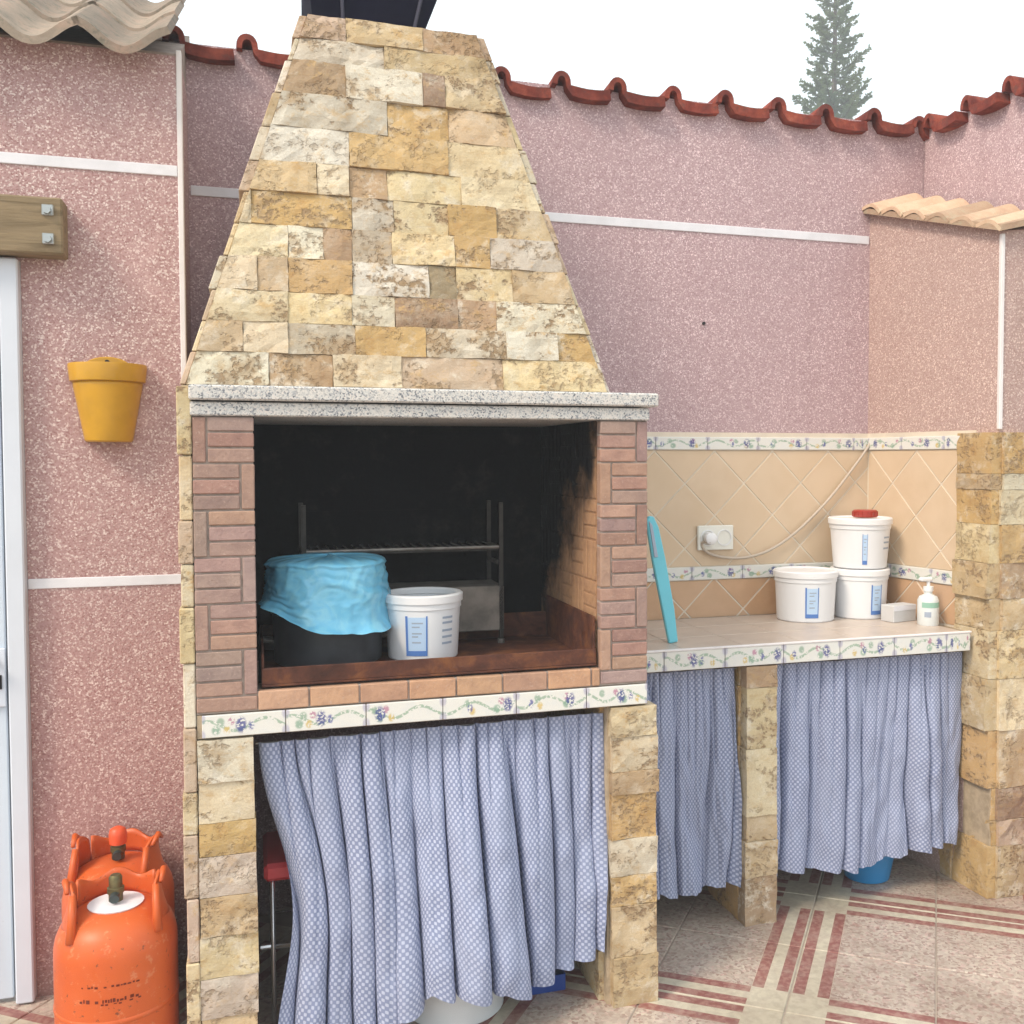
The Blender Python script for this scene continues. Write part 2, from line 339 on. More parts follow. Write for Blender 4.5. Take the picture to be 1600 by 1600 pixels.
class MB:
    def __init__(s): s.v = []; s.f = []
    def quad(s, a, b, c, d):
        k = len(s.v); s.v += [a, b, c, d]; s.f.append((k, k+1, k+2, k+3)); return s
    def box(s, x0, y0, z0, x1, y1, z1):
        k = len(s.v)
        s.v += [(x0,y0,z0),(x1,y0,z0),(x1,y1,z0),(x0,y1,z0),(x0,y0,z1),(x1,y0,z1),(x1,y1,z1),(x0,y1,z1)]
        s.f += [tuple(k+i for i in q) for q in ((0,3,2,1),(4,5,6,7),(0,1,5,4),(1,2,6,5),(2,3,7,6),(3,0,4,7))]; return s
    def prism(s, poly, z0, z1, tops=None):
        """plan polygon (counter-clockwise), optional height per corner"""
        k = len(s.v); n_ = len(poly)
        s.v += [(x, y, z0) for x, y in poly] + [(x, y, (tops[i] if tops else z1)) for i, (x, y) in enumerate(poly)]
        s.f.append(tuple(k+i for i in range(n_))[::-1]); s.f.append(tuple(k+n_+i for i in range(n_)))
        for i in range(n_): j = (i+1) % n_; s.f.append((k+i, k+j, k+n_+j, k+n_+i))
        return s
    def extr(s, poly, axis, a, b):
        """polygon in the plane across axis ('x': (y,z) points, 'y': (x,z) points), extruded a..b"""
        k = len(s.v); n_ = len(poly)
        P = (lambda u, v, t: (t, u, v)) if axis == 'x' else (lambda u, v, t: (u, t, v))
        s.v += [P(u, v, a) for u, v in poly] + [P(u, v, b) for u, v in poly]
        s.f.append(tuple(k+i for i in range(n_))); s.f.append(tuple(k+n_+i for i in range(n_))[::-1])
        for i in range(n_): j = (i+1) % n_; s.f.append((k+i, k+n_+i, k+n_+j, k+j))
        return s
    def tube(s, pts, r, seg=8, cap=True):
        pts = [Vector(p) for p in pts]; k0 = len(s.v); n_ = len(pts)
        rr = r if isinstance(r, (list, tuple)) else [r]*n_
        prev = None
        for i, p in enumerate(pts):
            t = (pts[min(i+1, n_-1)]-pts[max(i-1, 0)]).normalized()
            if prev is None: a = t.orthogonal().normalized()
            else: a = (prev - t*prev.dot(t)).normalized()
            prev = a; b = t.cross(a)
            for q in range(seg):
                an = 2*math.pi*q/seg; s.v.append(tuple(p+(a*math.cos(an)+b*math.sin(an))*rr[i]))
        for i in range(n_-1):
            for q in range(seg):
                q2 = (q+1) % seg; s.f.append((k0+i*seg+q, k0+i*seg+q2, k0+(i+1)*seg+q2, k0+(i+1)*seg+q))
        if cap:
            s.f.append(tuple(k0+q for q in range(seg))[::-1]); s.f.append(tuple(k0+(n_-1)*seg+q for q in range(seg)))
        return s
    def lathe(s, prof, c=(0,0,0), seg=40, a0=0., a1=2*math.pi):
        k0 = len(s.v); full = abs(a1-a0-2*math.pi) < 1e-6; m_ = seg if full else seg+1
        for (r, z) in prof:
            for q in range(m_):
                an = a0+(a1-a0)*q/seg; s.v.append((c[0]+r*math.cos(an), c[1]+r*math.sin(an), c[2]+z))
        for i in range(len(prof)-1):
            for q in range(seg):
                q2 = (q+1) % m_
                s.f.append((k0+i*m_+q, k0+i*m_+q2, k0+(i+1)*m_+q2, k0+(i+1)*m_+q))
        return s
    def grid(s, fn, nu, nv):
        k0 = len(s.v)
        for j in range(nv+1):
            for i in range(nu+1): s.v.append(tuple(fn(i/nu, j/nv)))
        for j in range(nv):
            for i in range(nu):
                a = k0+j*(nu+1)+i; s.f.append((a, a+1, a+nu+2, a+nu+1))
        return s
    def mesh(s, name, smooth=False, bevel=0., org=None, autosmooth=None, fix=True):
        me = bpy.data.meshes.new(name)
        vs = s.v if org is None else [(x-org[0], y-org[1], z-org[2]) for x, y, z in s.v]
        me.from_pydata(vs, [], s.f)
        bm = bmesh.new(); bm.from_mesh(me)
        if fix: bmesh.ops.recalc_face_normals(bm, faces=bm.faces)
        if bevel:
            bmesh.ops.remove_doubles(bm, verts=bm.verts, dist=1e-6)
            bmesh.ops.bevel(bm, geom=[e for e in bm.edges if len(e.link_faces) == 2 and e.calc_face_angle(0) > .5], offset=bevel, segments=1, affect='EDGES', profile=.5)
        bm.to_mesh(me); bm.free()
        if smooth:
            for p_ in me.polygons: p_.use_smooth = True
            if autosmooth: me.set_sharp_from_angle(angle=rad(autosmooth))
        me.update(); return me
    def put(s, name, mat, parent=None, **kw):
        """link as one mesh whose origin is its own lowest centre"""
        xs, ys, zs = zip(*s.v); org = ((min(xs)+max(xs))/2, (min(ys)+max(ys))/2, min(zs))
        return link(name, s.mesh(name, org=org, **kw), mat, parent, loc=org)

def rough_stone(w0, h0, d0, seed, rel=.010, x_top=None, nx=5, nz=3):
    """block, front at y=0 facing -y, centred on x, base at z=0; split front; x_top=(l,r) gives a trapezoid"""
    rs = random.Random(seed); off = rs.random()*50
    l0, r0 = -w0/2, w0/2; l1, r1 = x_top if x_top else (l0, r0)
    mb = MB(); chip = .0016
    def fn(u, v):
        e = min(u, 1-u)*w0; e2 = min(v, 1-v)*h0
        l = l0+(l1-l0)*v; r = r0+(r1-r0)*v
        x = l+(r-l)*u; z = h0*v
        dd = noise.noise(Vector((x*14+off, z*18, off)))*rel + noise.noise(Vector((x*45+off, z*45, off)))*rel*.5
        edge = (.0012 if min(e, e2) < 1e-6 else 0)
        x += rs.uniform(-1, 1)*chip*(1 if 0 < u < 1 else .55); z += rs.uniform(-1, 1)*chip*(1 if 0 < v < 1 else .5)
        return (x, -max(-.006, dd)+edge, z)
    mb.grid(fn, nx, nz)
    # sides
    nn = nx+1
    ring = [i for i in range(nn)] + [nn*j+nx for j in range(1, nz+1)] + [nn*nz+i for i in range(nx-1, -1, -1)] + [nn*j for j in range(nz-1, 0, -1)]
    k = len(mb.v)
    for q in ring: x, y, z = mb.v[q]; mb.v.append((x, d0, z))
    L_ = len(ring)
    for a in range(L_):
        b = (a+1) % L_; mb.f.append((ring[a], k+a, k+b, ring[b]))
    mb.f.append(tuple(k+a for a in range(L_)))
    return mb.mesh('stone')

TONE = {'w': (.70, .65, .54), 'c': (.66, .56, .39), 'e': (.64, .52, .32), 'y': (.69, .56, .33), 't': (.55, .42, .26), 'o': (.57, .38, .17),
        'd': (.54, .36, .16), 'b': (.42, .29, .18), 'B': (.32, .215, .145), 'D': (.32, .25, .165), 'g': (.58, .52, .42), 'k': (.50, .43, .34), 'p': (.53, .40, .30)}
def tone(ob, t, rs=random):
    c = TONE[t] if isinstance(t, str) else t
    f = rs.uniform(.90, 1.08); ob.color = (c[0]*f*rs.uniform(.97, 1.03), c[1]*f, c[2]*f*rs.uniform(.94, 1.06), 1); return ob

# ================================================================== SETTING
g = MB().box(-600, -600, -.5, 600, 600, -.02).put('ground', 'earth'); tag(g, kind='structure')
pav = MB().box(-2.6, -3.6, -.019, 4.2, .90, -.004).put('pavement', 'floor_grout'); tag(pav, kind='structure')
ft = MB().box(-TS/2+.002, -TS/2+.002, -.012, TS/2-.002, TS/2-.002, 0).mesh('floor_tile', bevel=.0025)
ft.materials.append(M['floor_tile'])
ang = math.atan2(-.60, .80); ux, uy = Vector((math.cos(ang), math.sin(ang))), Vector((-math.sin(ang), math.cos(ang)))
C0 = Vector((1.442, -.158))
for i in range(-14, 14):
    for j in range(-14, 14):
        c2 = C0+ux*(i+.5)*TS+uy*(j+.5)*TS
        if not (-1.75 < c2.x < 3.4 and -2.5 < c2.y < .95): continue
        q = {(0, 0): 0, (1, 0): 90, (1, 1): 180, (0, 1): 270}[(i % 2, j % 2)]
        t = link('floor_tile', ft, None, pav, loc=(c2.x, c2.y, random.uniform(-.0006, .0006)), rot=(0, 0, ang+rad(q)))

# ---- near (left) house wall with door opening
YL, XC = .53, -.042
hw = thing('house_wall', 'near pink speckled stucco wall with white bands, left of the barbecue', 'wall', (-.25, YL, 0)); hw['kind'] = 'thing'
mb = MB().box(-.441, YL, 0, XC, 1.1, 2.545).box(-1.36, YL, 2.02, -.4405, 1.1, 2.545).box(-2.6, YL, 0, -1.3605, 1.1, 2.545)
mb.put('wall', 'stucco_left', hw)
MB().box(-2.6, YL-.004, 2.221, XC-.011, YL+.01, 2.250).put('band', 'white_band', hw, bevel=.0015)
MB().box(-.440, YL-.004, 1.106, XC-.011, YL+.01, 1.133).put('band', 'white_band', hw, bevel=.0015)
MB().box(XC-.010, YL-.006, 0, XC+.004, YL+.02, 2.56).put('corner_bead', 'white_bead', hw, bevel=.002)

def tile_mesh(name, prof, thick, length, rise, thicks=None):
    """barrel tile: profile (x,z) along x, extruded back in +y, rising"""
    up_ = [(x, z) for x, z in prof]; nrm = []
    for i in range(len(prof)):
        a = prof[max(i-1, 0)]; b = prof[min(i+1, len(prof)-1)]; dx, dz = b[0]-a[0], b[1]-a[1]; l = math.hypot(dx, dz); nrm.append((-dz/l, dx/l))
    low = [(x-nx*(thicks[i] if thicks else thick), z-nz*(thicks[i] if thicks else thick)) for i, ((x, z), (nx, nz)) in enumerate(zip(prof, nrm))]
    mb = MB(); n_ = len(prof)
    for y, dz in ((0, 0), (length, rise)):
        for x, z in up_: mb.v.append((x, y, z+dz))
        for x, z in low: mb.v.append((x, y, z+dz))
    for i in range(n_-1):
        mb.f += [(i, i+1, 2*n_+i+1, 2*n_+i), (n_+i+1, n_+i, 3*n_+i, 3*n_+i+1), (i+1, i, n_+i, n_+i+1), (2*n_+i, 2*n_+i+1, 3*n_+i+1, 3*n_+i)]
    mb.f += [(0, 2*n_, 3*n_, n_), (n_-1, 2*n_-1, 4*n_-1, 3*n_-1)]
    return mb.mesh(name, smooth=True, autosmooth=40)
# weathered S tiles on the near wall: two courses, tops in view
P = .216
prof = [(P*t/16, .030*math.cos(2*math.pi*t/16)+ (.004 if t in (0, 16) else 0)) for t in range(-1, 17)]
tm = tile_mesh('roof_tile', prof, .021, .36, .36*math.tan(rad(27))); tm.materials.append(M['old_tile'])
for k in range(9):
    for cidx in range(3):
        x = -.281 - k*P
        t = link('roof_tile', tm, None, hw, loc=(x+random.uniform(-.003, .003), .44+cidx*.31, 2.555+cidx*.31*math.tan(rad(27))+cidx*.010+random.uniform(-.002, .002)))
# the tile that ends at the corner is cut short
profc = [(P*t/16, .030*math.cos(2*math.pi*t/16)) for t in range(-1, 17) if P*t/16 < .215]
# mortar bed closing the wall under the tiles
MB().extr([(.535, 2.5455), (1.1, 2.5455), (1.1, 2.82), (.535, 2.553)], 'x', -2.6, XC-.003).put('tile_bed', 'mortar', hw)

# ---- back wall (recessed), scaled about the eye so that its depth is YB
YB = .86; SB = (YB+2.4968)/(.7193+2.4968)
SX = lambda x: .1356+(x-.1356)*SB
SZ = lambda z: 1.45+(z-1.45)*SB
bw = thing('back_wall', 'far pink stucco wall with red clay tiles on top, behind barbecue and worktop', 'wall', (1.2, YB, 0)); bw['kind'] = 'thing'
MB().box(XC-.3, YB, 0, 2.75, YB+.16, SZ(2.655)).put('wall', 'stucco_back', bw)
zb = SZ(2.235)
MB().box(-.0365, YB-.004, zb-.017, 2.341, YB+.01, zb+.013).put('band', 'white_band', bw, bevel=.0015)
PB = .2008
ZT = SZ(2.625)
roll = [(.0+.064*(1-math.cos(math.pi*t/10))/2, .003+.044*math.sin(math.pi*t/10)**.8) for t in range(0, 11)]
pan = [(.074+(PB-.074)*t/5, .002-.006*math.sin(math.pi*t/5)) for t in range(0, 6)]
tmb = tile_mesh('roof_tile', roll+pan, .03, .26, -.012, [.017]*11+[.034]*6); tmb.materials.append(M['red_tile'])
x = SX(.899)-.034-PB*5
while x < 2.54:
    link('roof_tile', tmb, None, bw, loc=(x+random.uniform(-.006, .006), YB-.035+random.uniform(-.008, .006), ZT+.018+random.uniform(-.005, .004)), rot=(0, rad(random.uniform(-2, 2)), rad(random.uniform(-2.5, 2.5))))
    x += PB
MB().tube([(SX(1.602), YB-.006, SZ(1.912)), (SX(1.602), YB+.01, SZ(1.912))], .006, 8).put('nail', 'nail', bw)

# ---- backsplash (children of the back wall): border rows and diagonal tiles
def clip(poly, x0, z0, x1, z1):
    for ax, val, keep in ((0, x0, 1), (0, x1, -1), (1, z0, 1), (1, z1, -1)):
        out = []
        for i in range(len(poly)):
            a, b = poly[i], poly[(i+1) % len(poly)]
            ina, inb = (a[ax]-val)*keep >= 0, (b[ax]-val)*keep >= 0
            if ina: out.append(a)
            if ina != inb:
                t = (val-a[ax])/(b[ax]-a[ax]); out.append((a[0]+(b[0]-a[0])*t, a[1]+(b[1]-a[1])*t))
        poly = out
        if len(poly) < 3: return []
    ar = sum(poly[i][0]*poly[(i+1) % len(poly)][1]-poly[(i+1) % len(poly)][0]*poly[i][1] for i in range(len(poly)))/2
    return poly if abs(ar) > 4e-5 else []
def diag_tiles(parent, frame, x0, z0, x1, z1, mat, D=.232, ph=(0., 0.)):
    """frame: matrix from (x, -depth, z) local plane to world"""
    g_ = .0028; h = D/2-g_*1.414
    for i in range(-12, 30):
        for j in range(-12, 30):
            cx = ph[0]+(i-j)*D/2; cz = ph[1]+(i+j)*D/2
            if cx+h < x0 or cx-h > x1 or cz+h < z0 or cz-h > z1: continue
            pl = clip([(cx-h, cz), (cx, cz-h), (cx+h, cz), (cx, cz+h)], x0, z0, x1, z1)
            if not pl: continue
            mx_ = sum(p[0] for p in pl)/len(pl); mz_ = sum(p[1] for p in pl)/len(pl)
            me = MB().extr([(p[0]-mx_, p[1]-mz_) for p in pl], 'y', -.0022, .002).mesh('wall_tile', bevel=.0008); me.materials.append(M[mat])
            ob = link('wall_tile', me, None, parent); w_ = frame @ Matrix.Translation((mx_, 0, mz_))
            ob.matrix_world = w_
            ob.location, ob.rotation_euler = w_.to_translation(), w_.to_euler()
            ob.matrix_parent_inverse = wmat(parent).inverted()
def border_row(parent, frame, x0, x1, z0, z1, ln, start=0., depth=.008, name='border_tile'):
    x = x0-start
    while x < x1-.01:
        a, b = max(x, x0)+.001, min(x+ln, x1)-.001
        if b-a > .012:
            me = MB().box(-(b-a)/2, -depth, 0, (b-a)/2, .002, z1-z0).mesh(name, bevel=.0015); me.materials.append(M['border_tile'])
            ob = link(name, me, None, parent); w_ = frame @ Matrix.Translation(((a+b)/2, 0, z0))
            ob.location, ob.rotation_euler = w_.to_translation(), w_.to_euler(); ob.matrix_parent_inverse = wmat(parent).inverted()
        x += ln
ZC = .88                                             # worktop height
FB = Matrix.Translation((0, YB-.003, 0))
XW = 2.346
MB().box(1.13, YB-.003, ZC-.02, XW, YB+.01, 1.545).put('tile_backing', 'grout', bw)
border_row(bw, FB, 1.13, XW, 1.483, 1.528, .2, .05)
border_row(bw, FB, 1.13, XW, 1.017, 1.063, .2, .11)
diag_tiles(bw, FB, 1.13, 1.066, XW, 1.480, 'beige_tile', .232, (1.71, 1.13))
diag_tiles(bw, FB, 1.13, ZC, XW, 1.014, 'tan_tile', .232, (1.71, .905))

# ---- wing wall with sloping tiled coping and stone pillar
A_, B_ = Vector((XW, YB)), Vector((2.446, .262))
wd = (B_-A_).normalized(); wlen = (B_-A_).length
ww = thing('wing_wall', 'short pink wing wall with sloping tiled coping and stone pillar foot, right of worktop', 'wall', (2.5, .4, 0)); ww['kind'] = 'thing'
poly = [(A_.x, A_.y), (B_.x, B_.y), (2.575, .262), (2.575, YB-.001)]
MB().prism(poly, 0, 0, (2.375, 2.185, 2.20, 2.39)).put('wall', 'stucco_wing', ww)
# frame for its left face: local x runs from back corner towards the viewer, -y out of the wall
ang_w = math.atan2(wd.y, wd.x)
FW = Matrix.Translation((A_.x, A_.y, 0)) @ Matrix.Rotation(ang_w, 4, 'Z') @ Matrix.Diagonal((1, 1, 1, 1))
xe = wlen-.092                                       # tiles end where the stone pillar starts
nrm_w = Vector((wd.y, -wd.x)); 
MB().extr([(.002, ZC-.02), (xe, ZC-.02), (xe, 1.545), (.002, 1.545)], 'y', -.003, .004).mesh('x')
bk = MB().extr([(.002, ZC-.02), (xe, ZC-.02), (xe, 1.545), (.002, 1.545)], 'y', -.003, .004)
ob = link('tile_backing', bk.mesh('tile_backing'), 'grout', ww); ob.location, ob.rotation_euler = FW.to_translation(), FW.to_euler(); ob.matrix_parent_inverse = wmat(ww).inverted()
FW2 = FW @ Matrix.Translation((0, -.003, 0))
border_row(ww, FW2, .012, xe, 1.483, 1.528, .2, .03)
border_row(ww, FW2, .012, xe, 1.017, 1.063, .2, .08)
diag_tiles(ww, FW2, .012, 1.066, xe, 1.480, 'beige_tile', .232, (.02, 1.13))
diag_tiles(ww, FW2, .012, ZC, xe, 1.014, 'tan_tile', .232, (.02, .905))
MB().box(2.438, .254, 1.545, 2.452, .268, 2.175).put('corner_bead', 'white_bead', ww, bevel=.002)
# coping tiles: barrels lying across the wall, lower edge over the left face, rising to the right
cp = [(-.055+.110*t/10, .022*math.sin(math.pi*t/10)) for t in range(11)]
tmc = tile_mesh('coping_tile', cp, .012, .20, .20*math.tan(rad(17))); tmc.materials.append(M['gold_tile'])
slope = math.atan2(.19, wlen)
for k in range(6):
    s_ = .045+k*.108
    if s_ > wlen+.05: break
    p_ = A_+wd*s_
    ob = link('coping_tile', tmc, None, ww, loc=(p_.x-.035, p_.y, 2.372-s_*.19/wlen+.012))
    ob.rotation_euler = (Matrix.Rotation(ang_w, 4, 'Z') @ Matrix.Rotation(slope, 4, 'Y')).to_euler(); ob.matrix_parent_inverse = wmat(ww).inverted()
mb = MB().prism([(A_.x-.03, A_.y-.002), (B_.x-.03, B_.y-.03), (2.60, .225), (2.60, YB-.002)], 0, 0, (2.386, 2.197, 2.240, 2.43))
for q in range(4): mb.v[q] = (mb.v[q][0], mb.v[q][1], mb.v[q+4][2]-.020)
mb.put('coping_bed', 'gold_tile', ww)
# stone pillar
def stone_block(parent, name, x0, x1, y0, y1, z0, z1, t, seed, rel=.007, gap=.0006):
    me = rough_stone(x1-x0-gap*2, z1-z0-gap*2, y1-y0, seed, rel, nx=4, nz=3)
    return tone(link(name, me, 'stone', parent, loc=((x0+x1)/2, y0, z0+gap)), t)
def side_stone(parent, name, xf, y0, y1, z0, z1, thick, t, seed, rel=.007, gap=.0006):
    """stone whose split face looks to -x at x = xf"""
    me = rough_stone(y1-y0-gap*2, z1-z0-gap*2, thick, seed, rel, nx=4, nz=3)
    return tone(link(name, me, 'stone', parent, loc=(xf, (y0+y1)/2, z0+gap), rot=(0, 0, rad(-90))), t)
sp = MB().box(2.425, .257, 0, 2.550, .45, 1.53).put('pillar', 'cream_mortar', ww)
zs = [0, .174, .26, .367, .559, .729, .888, .993, 1.109, 1.235, 1.349, 1.401, 1.536]
tf = 'tpBtcetbdcgd'; tsd = 'ddodtetteotd'
for k in range(len(zs)-1):
    xl = 2.446+random.uniform(-.006, .006)
    stone_block(sp, 'stone', xl, 2.556+random.uniform(-.006, .006), .240, .29, zs[k], zs[k+1], tf[k], 300+k)
    side_stone(sp, 'stone', 2.402+(0 if k > 2 else .02)+random.uniform(-.008, .008), .252, .425, zs[k], zs[k+1], .06, tsd[k], 330+k)

for k in range(4): side_stone(sp, 'stone', 2.402+random.uniform(-.006, .006), .427, .66, zs[k], zs[k+1], .05, 'dodt'[k], 360+k)
# ---- right boundary wall, seen above the wing wall
rw = thing('side_wall', 'pink boundary wall running towards viewer above wing wall coping, at right', 'wall', (2.7, .3, 0)); rw['kind'] = 'thing'
MB().prism([(2.580, YB-.003), (2.612, .29), (2.85, .29), (2.85, YB-.003)], 0, SZ(2.655)).put('wall', 'stucco_back', rw)
for k in range(3):
    yy = .80-k*PB+.03
    ob = link('roof_tile', tmb, None, rw, loc=(2.580+(.83-yy)*.056-.03, yy, ZT+.018+random.uniform(-.003, .003)), rot=(0, 0, rad(-93)))

# ================================================================== BARBECUE
W = 1.118; ZO, ZBB, ZTT = .909, .8586, 1.5503
bq = thing('barbecue', 'built-in masonry barbecue with tapering stone hood and brick-framed fire opening', 'barbecue', (W/2, .3, 0))
# brick surround
sr = MB().box(.002, .006, ZBB+.001, .134, .60, ZTT-.001).box(.988, .006, ZBB+.001, W-.002, .60, ZTT-.001).box(.134, .006, ZBB+.001, .988, .10, ZO-.004).put('brick_surround', 'mortar', bq)
BR = [(.40, .245, .19), (.36, .22, .175), (.36, .245, .21), (.43, .275, .205), (.38, .25, .215), (.37, .27, .235)]
BRO = [(.54, .33, .21), (.50, .30, .20), (.55, .37, .25)]
_bm = {}
def brick(parent, x0, x1, z0, z1, pal, y=0., name='brick'):
    key = (round(x1-x0, 3), round(z1-z0, 3))
    if key not in _bm: _bm[key] = MB().box(-(x1-x0)/2, 0, 0, (x1-x0)/2, .03, z1-z0).mesh('brick', bevel=.0022)
    ob = link(name, _bm[key], 'brick', parent, loc=((x0+x1)/2, y+random.uniform(-.0015, .0012), z0), rot=(0, rad(random.uniform(-.35, .35)), 0))
    return tone(ob, random.choice(pal))
G = .0045
def basket(parent, x0, x1, z0, z1, first):
    """groups of three lying bricks and one standing brick, sides alternating, from the top down"""
    w_ = x1-x0; vw = .033; gh = .1085; hb = (gh-G*3)/3; z = z1; side = first
    while z > z0+.012:
        zl = max(z-gh, z0); hh = z-zl
        if side == 0: vx0, vx1, hx0, hx1 = x0, x0+vw-G, x0+vw, x1
        else: vx0, vx1, hx0, hx1 = x1-vw+G, x1, x0, x1-vw
        if hh > gh*.8: brick(parent, vx0, vx1, zl+G, z, BR)
        else: hx0, hx1 = x0, x1
        zz = z
        while zz > zl+.008:
            lo = max(zz-hb, zl); 
            if zz-lo > .01: brick(parent, hx0, hx1, lo, zz, BR)
            zz -= hb+G
        z -= gh; side = 1-side
basket(sr, .002, .136, ZBB+.002, ZTT-.003, 0)
basket(sr, .986, W-.002, ZBB+.002, ZTT-.003, 1)
x = .138
for k in range(8):
    x1 = min(x+.118-G, .984)
    if x1-x > .01: brick(sr, x, x1, ZBB+.003, ZO-.003, BRO)
    x += .118
# fire chamber
fb = MB().box(.10, .575, .87, 1.02, .60, 1.70).box(.14, .11, .87, .98, .575, .897).box(.125, .03, .90, .137, .575, 1.60).put('firebox', 'soot', bq)
fs = MB().box(.9862, .034, .90, .9878, .574, 1.549).put('firebox_side', 'sootbrick', bq)
_fm = {}
def fbrick(y0, y1, z0, z1):
    key = (round(y1-y0, 3), round(z1-z0, 3))
    if key not in _fm:
        _fm[key] = MB().box(0, -(y1-y0)/2, 0, .003, (y1-y0)/2, z1-z0).mesh('brick', bevel=.002); _fm[key].materials.append(M['sootbrick'])
    link('brick', _fm[key], None, fs, loc=(.9836+random.uniform(-.0008, .0008), (y0+y1)/2, z0))
y = .034; side = 0
cols = [.034, .142, .250, .358, .466, .574]
for ci in range(5):
    z = .915; side = ci % 2
    while z < 1.53:
        if side: 
            for q in range(3): fbrick(cols[ci]+.002, cols[ci+1]-.002, z+q*.036, z+q*.036+.032)
        else:
            for q in range(3): fbrick(cols[ci]+.002+q*.036, cols[ci]+.034+q*.036, z, z+.104)
        z += .108; side = 1-side
# rusty tray
tr_ = MB().box(.146, .012, .912, .978, .50, .918).box(.146, .012, .9182, .978, .018, .957).box(.972, .0182, .9182, .978, .47, 1.040).box(.146, .0182, .9182, .152, .47, .99).box(.1522, .470, .9182, .9718, .476, .99)
tr_.put('ember_tray', 'rust', bq, bevel=.0015)
# granite lintel slabs
MB().box(-.002, -.006, ZTT, W+.002, .62, ZTT+.032).put('lintel_slab', 'granite', bq, bevel=.003)
MB().box(-.004, -.020, ZTT+.0355, W+.022, .62, ZTT+.070).put('mantel_slab', 'granite', bq, bevel=.004)
# hood
HS = [.0, .08, .155, .233, .319, .402, .485, .566, .658, .751, .841, .904, .969]
HR = [
[(-0.012, 'w'), (0.172, 'b'), (0.319, 'c'), (0.483, 'p'), (0.737, 'y'), (1.011, '')],
[(-0.003, 't'), (0.115, 'c'), (0.217, 'k'), (0.374, 'o'), (0.545, 'g'), (0.749, 'w'), (0.885, 'd'), (1.016, '')],
[(0.022, 'c'), (0.218, 'e'), (0.368, 'g'), (0.472, 'B'), (0.629, 'b'), (0.728, 'w'), (0.971, '')],
[(0.05, 'c'), (0.149, 't'), (0.22, 'o'), (0.371, 'w'), (0.559, 'D'), (0.628, 'e'), (0.774, 't'), (0.947, '')],
[(0.075, 'c'), (0.221, 'w'), (0.304, 'b'), (0.373, 'k'), (0.47, 'e'), (0.628, 'd'), (0.719, 'g'), (0.92, '')],
[(0.102, 'c'), (0.137, 'o'), (0.375, 'g'), (0.477, 'e'), (0.615, 'd'), (0.74, 't'), (0.89, '')],
[(0.132, 't'), (0.292, 'c'), (0.37, 'b'), (0.464, 'e'), (0.652, 'c'), (0.865, '')],
[(0.158, 'w'), (0.372, 'd'), (0.622, 'e'), (0.83, '')],
[(0.188, 'g'), (0.47, 'o'), (0.626, 't'), (0.801, '')],
[(0.217, 'b'), (0.369, 'w'), (0.563, 'B'), (0.621, 'e'), (0.771, '')],
[(0.233, 'g'), (0.467, 't'), (0.744, '')],
[(0.27, 'p'), (0.373, 't'), (0.569, 'b'), (0.718, '')]]
HL = .9688; lean = math.atan2(.19, .95)
HX0 = lambda s_: -.012+.291*s_/HL
HX1 = lambda s_: 1.013-.300*s_/HL
def HP(x, s_, d=0.): return (x, .03+s_*math.sin(lean)+d*math.cos(lean), 1.6225+s_*math.cos(lean)-d*math.sin(lean))
k_ = .024
c0 = [HP(HX0(0)+.02, .001, k_), HP(HX1(0)-.02, .001, k_), (HX1(0)-.02, .84, 1.6225), (HX0(0)+.02, .84, 1.6225)]
c1 = [HP(HX0(HL)+.018, HL-.006, k_), HP(HX1(HL)-.018, HL-.006, k_), (HX1(HL)-.018, .66, HP(0, HL-.006)[2]), (HX0(HL)+.018, .66, HP(0, HL-.006)[2])]
mb = MB(); mb.v = c0+c1; mb.f = [(0,1,5,4), (1,2,6,5), (2,3,7,6), (3,0,4,7), (4,5,6,7)]
hd = mb.put('hood', 'cream_mortar', bq)
for i, row in enumerate(HR):
    s0, s1 = HS[i], HS[i+1]
    for j in range(len(row)-1):
        xa, xb = row[j][0], row[j+1][0]
        la = HX0(s0) if j == 0 else xa; lb = HX0(s1) if j == 0 else xa
        ra = HX1(s0) if j == len(row)-2 else xb; rb = HX1(s1) if j == len(row)-2 else xb
        gp = .0004; la += gp; lb += gp; ra -= gp; rb -= gp
        cx = (la+ra)/2; ww_ = ra-la
        me = rough_stone(ww_, s1-s0-.0008, .034, i*20+j, .007, (lb-cx, rb-cx), nx=max(3, int(ww_/.022)), nz=4)
        ob = link('stone', me, 'stone', hd, loc=HP(cx, s0+.0004, -.006+random.uniform(-.005, .004)), rot=(-lean, 0, 0)); tone(ob, row[j][1])
    # cladding of the two flanks: edges of these stones show beside the front
    for sd in (0, 1):
        X0, X1 = (HX0(s0), HX0(s1)) if sd == 0 else (HX1(s0), HX1(s1))
        sg = -1 if sd == 0 else 1
        th = .017+random.uniform(-.006, .009)
        ya0, ya1 = HP(0, s0, .006)[1], HP(0, s1, .006)[1]; zz0, zz1 = HP(0, s0)[2]+.001, HP(0, s1)[2]-.001
        yb0 = .84-.18*s0/HL; yb1 = .84-.18*s1/HL
        mb = MB(); mb.v = [(X0, ya0, zz0), (X0+sg*th, ya0, zz0), (X0+sg*th, yb0, zz0), (X0, yb0, zz0), (X1, ya1, zz1), (X1+sg*th, ya1, zz1), (X1+sg*th, yb1, zz1), (X1, yb1, zz1)]
        mb.f = [(0,3,2,1), (4,5,6,7), (0,1,5,4), (1,2,6,5), (2,3,7,6), (3,0,4,7)]
        tone(mb.put('flank_stone', 'stone', hd, bevel=.002), random.choice('wcgpet'))
